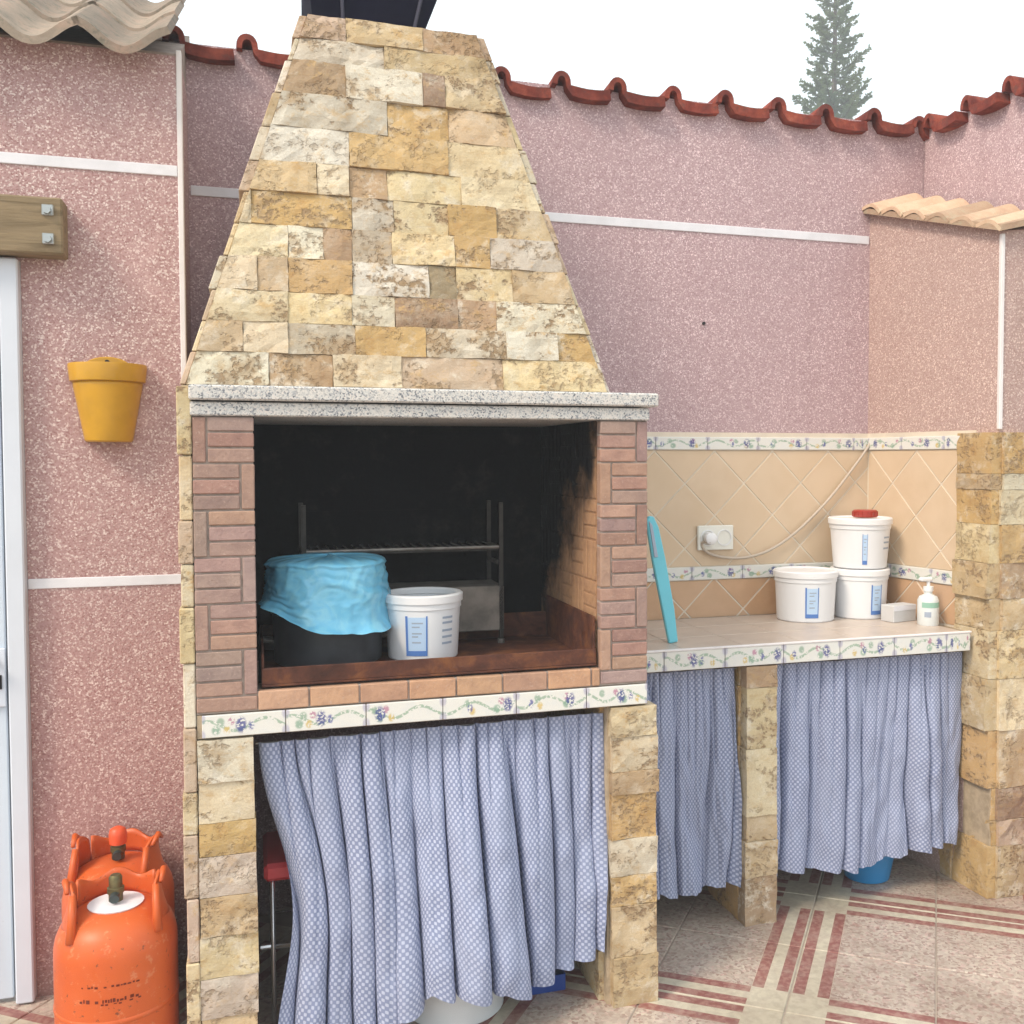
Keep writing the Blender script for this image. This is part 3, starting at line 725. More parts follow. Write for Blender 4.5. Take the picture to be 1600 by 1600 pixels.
# flue cowl: flared navy sheet box with corner seams, on the hood top
zt = HP(0, HL)[2]
mb = MB(); a = [(.305, .36), (.575, .36), (.575, .62), (.305, .62)]; b = [(.285, .33), (.640, .33), (.640, .65), (.285, .65)]
mb.v = [(x, y, zt-.006) for x, y in a]+[(x, y, zt+.16) for x, y in b]+[(x, y, zt+.30) for x, y in b]
mb.f = [(0,1,5,4), (1,2,6,5), (2,3,7,6), (3,0,4,7), (4,5,9,8), (5,6,10,9), (6,7,11,10), (7,4,8,11), (8,9,10,11), (3,2,1,0)]
cw = mb.put('flue_cowl', 'navy_metal', bq)
for x0_, x1_ in ((.380, .372), (.556, .592)):
    MB().tube([(x0_, .356, zt), (x1_, .327, zt+.16), (x1_, .327, zt+.30)], .005, 6).put('seam', 'seam_metal', cw)
# base slab with painted border tiles
bs = MB().box(.002, .006, .803, W-.002, .62, ZBB-.001).put('base_slab', 'cream_mortar', bq)
border_row(bs, Matrix.Translation((0, .005, 0)), .012, W-.002, .8055, ZBB-.001, .187, .0, .008)
# pillars
pl_ = MB().box(.003, .02, 0, .124, .62, .802).put('pillar', 'cream_mortar', bq)
zsl = [0, .14, .236, .335, .43, .525, .604, .699, .800]; tl = 'tketkdcw'
for k in range(8): stone_block(pl_, 'stone', .0005+random.uniform(0, .002), .128+random.uniform(-.003, .004), -.002+random.uniform(-.004, .004), .06, zsl[k], zsl[k+1], tl[k], 500+k)
pr_ = MB().box(1.010, .02, 0, 1.125, .62, .802).put('pillar', 'cream_mortar', bq)
zsr = [0, .134, .271, .35, .448, .568, .628, .721, .800]; tr2 = 'tedgobcc'
for k in range(8):
    stone_block(pr_, 'stone', 1.016+random.uniform(-.004, .004), 1.145+random.uniform(-.005, .005), -.004+random.uniform(-.004, .004), .05, zsr[k], zsr[k+1], tr2[k], 540+k)
    side_stone(pr_, 'stone', .998+random.uniform(-.003, .003), .045, .30, zsr[k], zsr[k+1], .02, random.choice('edto'), 560+k)
    side_stone(pr_, 'stone', .998+random.uniform(-.003, .003), .302, .60, zsr[k], zsr[k+1], .02, random.choice('edto'), 580+k)
# flank cladding on the left: its front edges show as a pale strip beside bricks and pillar
lf = MB().box(-.020, .012, 0, -.001, .528, 1.62).put('flank', 'cream_mortar', bq)
z = 0
while z < 1.615:
    h_ = min(random.choice((.09, .10, .13, .15)), 1.618-z); 
    if 1.618-(z+h_) < .05: h_ = 1.618-z
    th = .030+random.uniform(-.004, .004)
    ob = MB().box(-th, random.uniform(-.004, .004), z+.001, .0005, .10, z+h_-.001).put('stone', 'stone', lf, bevel=.003); tone(ob, random.choice('wceewp')); z += h_

# ================================================================== WORKTOP
YCF = .315
wt = thing('worktop', 'tiled masonry worktop with painted border edge, right of the barbecue', 'worktop', (1.75, .6, 0))
poly = [(1.152, YCF+.006), (2.385, YCF+.006), (2.44, YCF+.10), (XW-.006, YB-.012), (1.152, YB-.012)]
ct = MB().prism(poly, ZC-.066, ZC-.008).put('slab', 'cream_mortar', wt)
# worktop tiles
xs_ = [1.154+.2005*i for i in range(7)]
for i in range(6):
    for (y0_, y1_) in ((YCF+.006, .50), (.502, .676), (.678, YB-.013)):
        x0_, x1_ = xs_[i]+.001, xs_[i+1]-.001
        xr0 = min(x1_, 2.41-(y0_-.3)*.10); xr1 = min(x1_, 2.41-(y1_-.3)*.12)
        mb = MB().prism([(x0_, y0_+.001), (xr0, y0_+.001), (xr1, y1_-.001), (x0_, y1_-.001)], ZC-.008, ZC)
        mb.put('worktop_tile', 'cream_counter', ct, bevel=.001)
border_row(ct, Matrix.Translation((0, YCF+.006, 0)), 1.152, 2.385, ZC-.064, ZC-.006, .2, .06, .010)
MB().box(1.152, YCF-.006, ZC-.0055, 2.388, YCF+.006, ZC+.001).put('edge_trim', 'white_bead', wt, bevel=.0015)
mp = MB().box(1.575, YCF+.02, 0, 1.668, YB-.02, ZC-.067).put('pillar', 'cream_mortar', wt)
zm = [0, .153, .264, .345, .555, .745, ZC-.068]; tmn = 'bttceb'
for k in range(6):
    stone_block(mp, 'stone', 1.566+random.uniform(-.004, .004), 1.674+random.uniform(-.004, .004), YCF+.000+random.uniform(-.004, .004), YCF+.05, zm[k], zm[k+1], tmn[k], 700+k)
    side_stone(mp, 'stone', 1.562+random.uniform(-.003, .003), YCF+.045, YCF+.28, zm[k], zm[k+1], .02, random.choice('edtb'), 720+k)

# ================================================================== CURTAINS
def curtain(name, label, xt, xb, ztop, hem, y0, folds, amp, seed, left=None, right=None, fullness=1.9, nu=520, nv=70, bulge=None):
    """xt/xb: (left, right) at head and hem; hem(u) -> height; left/right(t): extra sideways shift of the edges with t=0 head .. 1 hem"""
    rs = random.Random(seed)
    cuts = [0.]
    for k in range(folds): cuts.append(cuts[-1]+rs.choice((.5, .7, 1., 1.3, 1.9)))
    cuts = [c_/cuts[-1] for c_ in cuts]
    fa = [rs.choice((.35, .6, .9, 1.1, 1.35)) for _ in range(folds)]; fs_ = [rs.uniform(-.7, .7) for _ in range(folds)]
    # fine head gathers
    cuts2 = [0.]
    for k in range(int(folds*1.7)): cuts2.append(cuts2[-1]+rs.uniform(.7, 1.4))
    cuts2 = [c_/cuts2[-1] for c_ in cuts2]
    mb = MB(); uvs = []
    width = (xt[1]-xt[0])*fullness
    def fn(u, t):
        w_ = min(1., t*1.7)**.7
        w_ = w_*w_*(3-2*w_)
        N3 = lambda a_, b_, c_: noise.noise(Vector((a_, b_, c_+seed*3.7)))
        pa = folds*1.55*u+.55*N3(u*9, t*.8, 1.)
        pb_ = folds*.80*u+1.25*N3(u*3.2, t*.55, 4.)+.20*N3(u*12, t*1.3, 7.)
        sh = lambda q: 1-2*abs(math.sin(math.pi*q))**.48                   # rounded crowns, narrow valleys
        da = .55+.45*N3(u*11, t*.5, 11.); db = min(1.35, max(.06, .68+1.25*N3(u*5.5, t*.8, 14.)))
        y = amp*(.42*sh(pa)*da*(1-.72*w_)+1.0*sh(pb_)*db*(.18+.82*w_))
        fw_ = (xt[1]-xt[0])/(folds*.86)
        xo = -.150*fw_*math.sin(2*math.pi*pb_)*(.2+.8*w_)*min(1, db*1.3)-.05*fw_*math.sin(2*math.pi*pa)*(1-w_)
        y += (.009*N3(u*18, t*5, 30.)+.005*N3(u*44, t*12, 33.))*(.4+.6*w_)
        f = pb_ % 1.
        xl = xt[0]+(xb[0]-xt[0])*t; xr = xt[1]+(xb[1]-xt[1])*t
        xo += (left(t)*(1-u)**5 if left else 0)+(right(t)*u**5 if right else 0)
        zb_ = hem(u)+.006*math.sin(2*math.pi*f)
        zt_ = ztop(u) if callable(ztop) else ztop
        x = xl+(xr-xl)*u+xo
        z = zt_+(zb_-zt_)*t + .004*noise.noise(Vector((u*30, t*3, 5)))*t
        return (x, y0+y+(bulge(u, t) if bulge else 0)+.012*noise.noise(Vector((u*3, t*2, seed+9))), z)
    mb.grid(fn, nu, nv)
    me = mb.mesh(name, smooth=True, fix=False)
    ul = me.uv_layers.new(name='cloth')
    zt0 = ztop(.5) if callable(ztop) else ztop
    for poly_ in me.polygons:
        for li in poly_.loop_indices:
            vi = me.loops[li].vertex_index; i, j = vi % (nu+1), vi//(nu+1)
            ul.data[li].uv = (i/nu*width, (zt0-hem(.5))*(1-j/nv))
    root = thing(name, label, 'curtain', ((xt[0]+xt[1])/2, y0, 0))
    link('cloth', me, 'cloth', root)
    MB().tube([(xt[0]-.01, y0+.002, (ztop(0) if callable(ztop) else ztop)-.004), (xt[1]+.01, y0+.002, (ztop(1) if callable(ztop) else ztop)-.004)], .002, 6).put('wire', 'galv', root)
    return root
def hem1(u): return .030+.105*max(0, min(1, (u-.33)/.12))-.045*max(0, min(1, (u-.66)/.08))+.045*max(0, (u-.62)/.38)+.02*math.sin(7*u) - .018*math.exp(-((u-.08)/.1)**2)
curtain('curtain', 'wide pale blue dotted curtain closing the space under the barbecue', (.140, 1.003), (.165, 1.004), lambda u: .772+.006*u, hem1, .056, 14, .042, 3, bulge=lambda u, t: -.105*min(1, t*1.15)*math.exp(-((u-.55)/.27)**2),
        left=lambda t: .055*math.sin(math.pi*min(1, t*.95))**2)
curtain('curtain', 'narrow blue dotted curtain between barbecue and worktop pillar', (1.155, 1.552), (1.165, 1.552), ZC-.078, lambda u: .115+.012*math.sin(9*u), YCF+.055, 7, .034, 5,
        right=lambda t: .012*math.sin(3*t))
curtain('curtain', 'blue dotted curtain between worktop pillar and stone pillar at right', (1.688, 2.398), (1.668, 2.372), ZC-.078, lambda u: .125+.014*math.sin(8*u+1)+.02*u*u, YCF+.055, 11, .038, 8,
        left=lambda t: -.01*math.sin(2*t), right=lambda t: .01*math.sin(3*t))

# ================================================================== THINGS
# ---- door
dr = thing('door', 'white metal door with dark lock plate, at the left edge', 'door', (-.9, YL-.03, 0))
MB().box(-1.31, YL-.012, .012, -.4945, YL+.028, 1.955).put('leaf', 'door', dr, bevel=.003)
MB().box(-.494, YL+.005, .012, -.486, YL+.02, 1.955).put('gap_strip', 'black', dr)  # black strip puts the shade of the gap between leaf and frame into colour
MB().box(-.4855, YL-.038, .004, -.4415, YL+.04, 1.972).put('frame', 'jamb', dr, bevel=.004)
MB().box(-1.36, YL-.038, .004, -1.316, YL+.04, 1.972).put('frame', 'jamb', dr, bevel=.004)
MB().box(-1.3155, YL-.038, 1.960, -.486, YL+.04, 2.0).put('frame', 'jamb', dr, bevel=.004)
MB().box(-1.22, YL-.018, 1.05, -.60, YL-.0125, 1.80).put('panel', 'door', dr, bevel=.002)
MB().box(-1.22, YL-.018, .20, -.60, YL-.0125, .80).put('panel', 'door', dr, bevel=.002)
lk = MB().box(-.540, YL-.022, .80, -.494, YL-.0122, .955).put('lock_plate', 'jamb', dr, bevel=.002)
MB().box(-.516, YL-.026, .848, -.503, YL-.0222, .885).put('keyhole', 'black', lk)
MB().tube([(-.52, YL-.022, .925), (-.52, YL-.065, .925), (-.62, YL-.065, .925)], .008, 10).put('handle', 'galv', dr, smooth=True)

# ---- timber beam
be = thing('wooden_beam', 'weathered timber beam end with two steel bolts above the white door', 'beam', (-.9, .47, 1.98))
MB().box(-1.6, .448, 1.978, -.326, .528, 2.124).put('timber', 'timber', be, bevel=.005)
for z_ in (2.090, 2.017):
    b_ = MB().box(-.374, .442, z_-.014, -.346, .4478, z_+.014).put('washer', 'galv', be, bevel=.002)
    mb = MB(); mb.tube([(-.360, .430, z_-.002), (-.360, .4425, z_-.002)], .010, 6); mb.put('bolt', 'galv', be)

# ---- wall flower pot (half round)
fp = thing('flower_pot', 'ochre yellow half-round flower pot hung on the near pink wall', 'flower pot', (-.236, YL, 1.49))
def half(prof, thick, name, mat, par, z0):
    mb = MB(); seg = 28
    mb.lathe([(r, z) for r, z in prof], (-.236, YL-.002, z0), seg, math.pi, 2*math.pi)
    ob = mb.put(name, mat, par, smooth=True, autosmooth=35, fix=False); 
    so_m = ob.modifiers.new('wall', 'SOLIDIFY'); so_m.thickness = thick; so_m.offset = -1; return ob
half([(.0, .0), (.055, .0), (.060, .004), (.086, .150), (.0865, .160)], .005, 'body', 'yellow', fp, 1.497)
half([(.086, .0), (.094, .004), (.098, .044), (.097, .050), (.092, .050), (.090, .03)], .004, 'rim', 'yellow', fp, 1.655)
tab = [(-.060, 0)]+[(.060*math.cos(math.pi-math.pi*t/12)*1., .032*math.sin(math.pi*t/12)+.004) for t in range(13)]+[(.060, 0)]
mb = MB().extr([(x-.236, z+1.690) for x, z in tab], 'y', YL-.012, YL-.001); bp = mb.put('hanging_plate', 'yellow', fp, bevel=.002)
MB().tube([(-.236, YL-.016, 1.712), (-.236, YL-.003, 1.712)], .006, 10).put('hook_hole', 'nail', bp)
MB().lathe([(0, 0), (.060, 0), (.074, .06), (0, .06)], (-.236, YL-.006, 1.575), 20, math.pi, 2*math.pi).put('soil', 'earth', fp)

# ---- two gas bottles, one behind the other
def gas_bottle(label, gx_, gy_, capped, seed, turn=0.):
    rb = .1350; rs = random.Random(seed)
    gb = thing('gas_bottle', label, 'gas bottle', (gx_, gy_, 0), 'gas bottles beside the barbecue')
    body = [(0, .012), (.118, .012), (.124, .03), (.132, .034), (rb, .05), (rb, .300), (rb*.995, .318), (rb*.965, .339), (rb*.90, .360), (rb*.78, .379), (rb*.60, .393), (rb*.38, .401), (0, .404)]
    bo = MB().lathe(body, (gx_, gy_, 0), 56).put('body', 'orange', gb, smooth=True, autosmooth=50)
    MB().lathe([(rb, .172), (rb+.0018, .175), (rb+.0018, .181), (rb, .184)], (gx_, gy_, 0), 56).put('weld_seam', 'orange', gb, smooth=True)
    MB().lathe([(.112, .0), (.120, .0), (.122, .035), (.112, .035)], (gx_, gy_, 0), 40).put('foot_ring', 'orange', gb, smooth=True, autosmooth=40)
    # carrying guard: two arched side plates with rolled lugs, joined by a band behind the valve
    for an in (rad(-4)+turn, rad(184)+turn):
        sg = 1 if math.cos(an) > 0 else -1
        def plate(u, v, an=an):
            q = (u-.5)*2
            a2 = an+q*rad(30)*(1.25-.45*v); r = .118-.020*math.sin(v*math.pi*.55)
            z0 = .352+.012*(1-abs(q)); z1 = .446+.020*(1-q*q)
            if abs(q) < .30 and v < .45: z0 += .0
            return (gx_+r*math.cos(a2), gy_+r*math.sin(a2), z0+(z1-z0)*v)
        ob = MB().grid(plate, 10, 6).put('guard', 'orange', gb, smooth=True, fix=False); m_ = ob.modifiers.new('thick', 'SOLIDIFY'); m_.thickness = .006
        c_ = Vector((gx_+.102*math.cos(an), gy_+.102*math.sin(an), .464)); t_ = Vector((-math.sin(an), math.cos(an), 0)); o_ = Vector((math.cos(an), math.sin(an), 0))
        MB().tube([c_-t_*.030+Vector((0, 0, -.014)), c_+o_*.004+Vector((0, 0, .006)), c_+t_*.030+Vector((0, 0, -.012))], [.005, .008, .005], 8).put('lug', 'orange', gb, smooth=True)
    def back(u, v):
        a2 = rad(28)+turn+rad(124)*u; r = .100; z0 = .372+.018*math.sin(math.pi*u); z1 = .440+.010*math.cos(math.pi*4*u)
        return (gx_+r*math.cos(a2), gy_+r*math.sin(a2), z0+(z1-z0)*v)
    ob = MB().grid(back, 18, 4).put('guard_band', 'orange', gb, smooth=True, fix=False); m_ = ob.modifiers.new('thick', 'SOLIDIFY'); m_.thickness = .006
    for q in (rad(222)+turn, rad(-42)+turn):                       # slanting front struts
        p0 = Vector((gx_+.122*math.cos(q), gy_+.122*math.sin(q), .352)); p1 = Vector((gx_+.100*math.cos(q+(.25 if q < rad(90) else -.25)), gy_+.100*math.sin(q+(.25 if q < rad(90) else -.25)), .450))
        MB().tube([p0, p0.lerp(p1, .5)+Vector((0, 0, .006)), p1], [.012, .009, .008], 8).put('strut', 'orange', gb, smooth=True)
    if not capped: MB().lathe([(0, .4045), (.044, .4010), (.060, .3985), (.062, .402), (.044, .4045), (0, .408)], (gx_, gy_, 0), 24).put('seal_plate', 'white_band', gb, smooth=True, autosmooth=30)
    va = MB().lathe([(.016, .406), (.016, .424), (.019, .426), (.019, .438), (.015, .440), (.015, .462), (.011, .468), (0, .468)], (gx_, gy_, 0), 18).put('valve', 'brass', gb, smooth=True, autosmooth=35)
    MB().tube([(gx_, gy_-.016, .423), (gx_, gy_-.032, .421)], .011, 12).put('outlet', 'valve_dark', va, smooth=True, autosmooth=40)
    if capped:
        MB().lathe([(.017, .444), (.021, .446), (.0225, .470), (.019, .484), (.008, .490), (0, .490)], (gx_, gy_, 0), 18).put('cap', 'orange_red', gb, smooth=True, autosmooth=50)
    # stencilled, worn-off lines of print on the body
    def dash(a0, a1, z, h_, r):
        mb = MB(); mb.grid(lambda u, v: (gx_+(r+.0007)*math.cos(a0+(a1-a0)*u), gy_+(r+.0007)*math.sin(a0+(a1-a0)*u), z+h_*v), max(2, int(abs(a1-a0)*14)), 1)
        mb.put('print', 'dark_print', bo, fix=False)
    for z_, a0, a1, hh in ((.262, 244, 298, .006), (.228, 242, 300, .009), (.222, 262, 296, .004), (.128, 226, 312, .007)):
        a = a0
        while a < a1:
            w_ = rs.uniform(1.2, 3.4)
            if rs.random() < .85: dash(rad(a), rad(a+w_), z_+rs.uniform(-.001, .001), hh*rs.uniform(.5, 1), rb)
            a += w_+rs.uniform(.6, 1.8)
gas_bottle('orange steel gas bottle in front of its twin, brass valve bare, beside the barbecue', -.1900, .112, False, 4, rad(4))
gas_bottle('orange steel gas bottle behind its twin, red cap on its valve, against the wall', -.2170, .391, True, 9, rad(-14))

# ---- things inside the barbecue
ZTR = .9181
def ring_patch(cx, cy, rfn, a0, a1, z0, z1, mat, par, name, off=.0006, nseg=10):
    MB().grid(lambda u, v: (cx+(rfn(z0+(z1-z0)*v)+off)*math.cos(a0+(a1-a0)*u), cy+(rfn(z0+(z1-z0)*v)+off)*math.sin(a0+(a1-a0)*u), z0+(z1-z0)*v), nseg, 4).put(name, mat, par, smooth=True, fix=False)
def tub(label, cx, cy, z, r0, r1, h, lid=True, lab=None, mat='white_plastic', group=None, name='tub', cat='tub'):
    t = thing(name, label, cat, (cx, cy, z), group)
    R = lambda zz: r0+(r1-r0)*(zz-z)/h
    bd = MB().lathe([(0, .001), (r0-.004, 0), (r0, .004), (r0+(r1-r0)*.80, h*.80), (r0+(r1-r0)*.80+.003, h*.805), (r1+.001, h*.90), (r1, h)]+([(r1-.004, h), (r0, .01), (0, .008)] if not lid else [(0, h)]), (cx, cy, z), 44).put('body', mat, t, smooth=True, autosmooth=35)
    MB().lathe([(r1, h*.895), (r1+.0055, h*.90), (r1+.006, h+.001), (r1+.002, h+.005), (r1-.006, h+.005), (r1-.010, h+.001)]+([(0, h+.001)] if lid else [(r1-.008, h*.93), (r1-.002, h*.9)]), (cx, cy, z), 44).put('lid' if lid else 'rim', 'white_lid', t, smooth=True, autosmooth=35)
    if lab: lab(bd, cx, cy, R, z, h)
    return t
def lab_panel(a0, a1, lines=None, strip=None):
    def f(bd, cx, cy, R, z, h):
        ring_patch(cx, cy, R, a0, a1, z+h*.18, z+h*.70, 'label_pale', bd, 'label_field', .0006)
        e = (a1-a0)*.07
        ring_patch(cx, cy, R, a0, a0+e*1.6, z+h*.16, z+h*.72, 'label_blue', bd, 'label_edge', .0010, 2)
        ring_patch(cx, cy, R, a1-e, a1, z+h*.16, z+h*.72, 'label_blue', bd, 'label_edge', .0010, 2)
        ring_patch(cx, cy, R, a0, a1, z+h*.10, z+h*.18, 'label_blue', bd, 'label_foot', .0010)
        for k_, (f0, f1, q) in enumerate(((.30, .80, .60), (.30, .65, .54), (.30, .74, .44), (.30, .58, .39), (.30, .70, .30))): ring_patch(cx, cy, R, a0+(a1-a0)*f0, a0+(a1-a0)*f1, z+h*q, z+h*(q+.022), 'grey_print', bd, 'print_line', .0011, 3)
        if lines:
            for (b0, b1, q) in lines: ring_patch(cx, cy, R, b0, b1, z+h*q, z+h*(q+.035), 'grey_print', bd, 'print_line', .0008, 4)
    return f
L1 = [(rad(292), rad(312), q) for q in (.26, .36, .46, .58, .66)]
tub('white plastic bucket with blue label standing on the rusty barbecue tray', .565, .255, ZTR, .093, .102, .170, False, lab_panel(rad(234), rad(268), L1), name='bucket', cat='bucket')
po = thing('cooking_pot', 'black enamel cooking pot under the blue bag inside the barbecue', 'pot', (.318, .28, ZTR))
MB().lathe([(0, .001), (.130, 0), (.138, .006), (.142, .13), (.147, .133), (.147, .137), (.139, .137), (.134, .01), (0, .008)], (.318, .28, ZTR), 48).put('body', 'black_pot', po, smooth=True, autosmooth=35)
for sg in (-1, 1):
    MB().tube([(.318+sg*.140, .26, ZTR+.06), (.318+sg*.168, .262, ZTR+.063), (.318+sg*.168, .298, ZTR+.063), (.318+sg*.140, .30, ZTR+.06)], .006, 8).put('handle', 'rack_steel', po, smooth=True)
# blue bag pulled over the pot
pb = thing('plastic_bag', 'crumpled bright blue plastic bag pulled over the black pot', 'bag', (.318, .28, 1.02))
def bagf(u, v):
    an = 2*math.pi*u
    if v < .70:
        t = v/.70; rr = .164-.012*t; zz = 1.020+.158*t
    else:
        t = (v-.70)/.30; rr = .156*(1-t**2.2); zz = 1.178+.020*math.sin(t*math.pi/2)
    low = 1-min(1, v/.70)
    zz += low*(.060*max(0, math.cos(an-rad(190)))**2-.012*max(0, math.cos(an-rad(300))))
    P_ = Vector((math.cos(an)*1.5, math.sin(an)*1.5, v*1.6))
    cr = noise.noise(P_*1.3)*.008
    dg = math.sin(an)*2.2+v*7+2.2*noise.noise(P_*.9)              # long drawn creases running aslant
    cr += (abs(noise.noise(Vector((dg*.8, math.cos(an)*.4, 3.))))-.2)*.014
    R3 = lambda k, z_: (1-abs(noise.noise(Vector((math.cos(an)*k, math.sin(an)*k, v*k*.9+z_))))*2.2)**3   # sharp crinkle ridges
    cr += .0060*max(0., R3(1.7, 5.))**2+.0035*max(0., R3(4.1, 11.))**2
    rr += cr*(1 if v < .70 else max(0., 1-t))
    rr += .016*max(0., 1-v/.16)**2*(1+.5*math.sin(an*7+1.))                 # loose flared hem
    zz += .006*noise.noise(P_*3)
    return (.318+rr*math.cos(an)*1.0, .28+rr*math.sin(an), zz)
ob = link('film', MB().grid(bagf, 120, 60).mesh('film', smooth=True, fix=False), 'film', pb)
# grill rack
gr = thing('grill_rack', 'soot-blackened steel grill rack with drawer box inside the barbecue', 'rack', (.54, .43, ZTR))
X0, X1, Y0, Y1 = .262, .812, .385, .545
for (x_, y_) in ((X0, Y0), (X1, Y0), (X0, Y1), (X1, Y1)):
    MB().box(x_-.006, y_-.006, ZTR+.012, x_+.006, y_+.006, 1.325).put('post', 'dark_steel', gr)
    MB().lathe([(0, 0), (.010, 0), (.010, .012), (0, .012)], (x_, y_, ZTR), 10).put('foot', 'rack_steel', gr)
for z_ in (1.195, 1.150):
    for x_ in (X0, X1): MB().box(x_-.005, Y0+.0065, z_-.006, x_+.005, Y1-.0065, z_+.004).put('runner', 'rack_steel', gr)
MB().tube([(X0+.006, Y0, 1.197), (X1-.006, Y0, 1.197)], .005, 8).put('front_bar', 'rack_steel', gr)
for k in range(22):
    x_ = X0+.02+k*(X1-X0-.04)/21
    MB().tube([(x_, Y0+.004, 1.200), (x_, Y1-.004, 1.200)], .0022, 5).put('grate_bar', 'rack_steel', gr)
MB().box(X0+.0065, Y1-.001, .960, X1-.0065, Y1+.003, 1.30).put('back_sheet', 'soot', gr)
MB().box(X0+.0065, Y0+.008, 1.186, X1-.0065, Y1-.0015, 1.1915).put('shelf', 'dark_steel', gr)
MB().box(X0-.004, Y0-.006, .955, X1+.008, Y1-.0065, 1.085).put('drawer', 'rack_panel', gr, bevel=.003)
# ---- things on the worktop
L2 = [(rad(290), rad(312), q) for q in (.52, .62, .40)]
tub('white lidded tub with blue label, lone one left of the stacked tubs', 2.000, .715, ZC, .100, .108, .172, True, lab_panel(rad(240), rad(266)))
tub('white tub on the worktop carrying another white tub', 2.222, .715, ZC, .092, .100, .172, True, lab_panel(rad(262), rad(288)))
tub('white tub stacked on top of another tub, with red screw cap on it', 2.222, .715, ZC+.1785, .094, .108, .176, True, lab_panel(rad(242), rad(252), L2))
rl = thing('screw_cap', 'dark red round screw cap lying on the upper white tub', 'cap', (2.232, .70, ZC+.361))
MB().lathe([(0, 0), (.041, 0), (.043, .003), (.043, .022), (.039, .026), (0, .026)], (2.232, .70, ZC+.3602), 32).put('cap', 'red_lid', rl, smooth=True, autosmooth=35)
for k in range(16):
    a = 2*math.pi*k/16; o_ = MB().box(-.002, -.002, .003, .002, .002, .021).put('ridge', 'red_lid', rl); o_.location = (2.232+.0435*math.cos(a), .70+.0435*math.sin(a), ZC+.3632)
bt = thing('pump_bottle', 'small cloudy bottle with white pump head by the stone pillar', 'bottle', (2.335, .47, ZC))
MB().lathe([(0, 0), (.034, 0), (.036, .004), (.036, .085), (.030, .098), (.014, .106), (.014, .116), (0, .116)], (2.335, .47, ZC), 28).put('body', 'clear_bottle', bt, smooth=True, autosmooth=40)
MB().lathe([(0, .1165), (.017, .1165), (.017, .132), (.006, .134), (.006, .15), (0, .15)], (2.335, .47, ZC), 20).put('collar', 'white_lid', bt, smooth=True, autosmooth=40)
MB().box(2.300, .460, ZC+.1505, 2.347, .480, ZC+.164).put('pump_head', 'white_lid', bt, bevel=.004)
ring_patch(2.335, .47, lambda zz: .036, rad(200), rad(320), ZC+.062, ZC+.080, 'green_print', bt, 'label_strip')
ring_patch(2.335, .47, lambda zz: .036, rad(215), rad(250), ZC+.030, ZC+.048, 'grey_print', bt, 'label_mark')
bx = thing('small_box', 'pale grey carton lying between tubs and pump bottle', 'box', (2.29, .575, ZC))
mb = MB().box(-.055, -.03, 0, .055, .03, .058); ob = link('carton', mb.mesh('carton', bevel=.002), 'grey_card', bx, loc=(2.290, .575, ZC+.0004), rot=(0, 0, rad(12)))
ob = link('flap', MB().box(-.054, -.0312, .040, .054, -.0304, .0575).mesh('flap'), 'white_band', bx, loc=(2.290, .575, ZC+.0004), rot=(0, 0, rad(12)))
# turquoise blade-like board leaning on the barbecue flank
tq = thing('plastic_board', 'turquoise plastic board leaning on edge against the barbecue right side', 'board', (1.31, .42, ZC))
mb = MB(); pts = [(-.016, 0), (.014, 0), (.021, .10), (.021, .26), (.017, .36), (.007, .395), (-.008, .400), (-.020, .385), (-.022, .26)]
mb.extr(pts, 'y', 0, .016); me = mb.mesh('board', bevel=.003)
ob = link('blade', me, 'turquoise', tq, loc=(1.366, .41, ZC+.002), rot=(rad(-6), rad(-8.5), 0))
mb = MB().extr([(-.016, .27), (-.004, .27), (-.004, .37), (-.013, .385)], 'y', -.004, -.0005)
link('grip', mb.mesh('grip', bevel=.001), 'grey_print', tq, loc=(1.366, .41, ZC+.002), rot=(rad(-6), rad(-8.5), 0))
# socket, plug and cable
sx0, sx1, sz0, sz1 = SX(1.576), SX(1.710), SZ(1.137), SZ(1.222)
sk = thing('power_socket', 'ivory double wall socket on the beige tiles', 'socket', ((sx0+sx1)/2, YB-.009, sz0))
MB().box(sx0, YB-.020, sz0, sx1, YB-.0092, sz1).put('plate', 'socket', sk, bevel=.003)
for q in (0, 1):
    cx = sx0+(sx1-sx0)*(.27+.46*q); o_ = MB().lathe([(.026, 0), (.029, 0), (.029, .003), (.026, .003)], (0, 0, 0), 24).put('outlet_ring', 'white_lid', sk); o_.location = (cx, YB-.0202, (sz0+sz1)/2); o_.rotation_euler = (rad(90), 0, 0)
cb = thing('power_cable', 'cream cable plugged into the socket and looping up the tiled wall', 'cable', (1.95, YB-.02, 1.1))
pxx = sx0+(sx1-sx0)*.27; pz = (sz0+sz1)/2
o_ = MB().lathe([(0, 0), (.019, 0), (.022, .004), (.021, .030), (.010, .036), (0, .036)], (0, 0, 0), 20).put('plug', 'white_lid', cb, smooth=True, autosmooth=40); o_.location = (pxx, YB-.0235, pz); o_.rotation_euler = (rad(90), 0, 0)
raw = [(1090, 845), (1093, 856), (1110, 866), (1140, 871), (1170, 870), (1205, 858), (1240, 833), (1275, 798), (1305, 763), (1330, 728), (1350, 700), (1358, 684), (1359, 640)]
wpt = [(1.588, 1.168), (1.592, 1.142), (1.632, 1.118), (1.703, 1.106), (1.776, 1.108), (1.862, 1.134), (1.950, 1.188), (2.038, 1.262), (2.115, 1.338), (2.180, 1.415), (2.232, 1.477), (2.254, 1.513)]
pts = [(pxx-.004, YB-.055, pz-.012)]+[(SX(x_), YB-.020, SZ(z_)) for x_, z_ in wpt]
def smoothpts(p, it=2):
    p = [Vector(q) for q in p]
    for _ in range(it):
        o2 = [p[0]]
        for a, b in zip(p, p[1:]): o2 += [a*.75+b*.25, a*.25+b*.75]
        p = o2+[p[-1]]
    return p
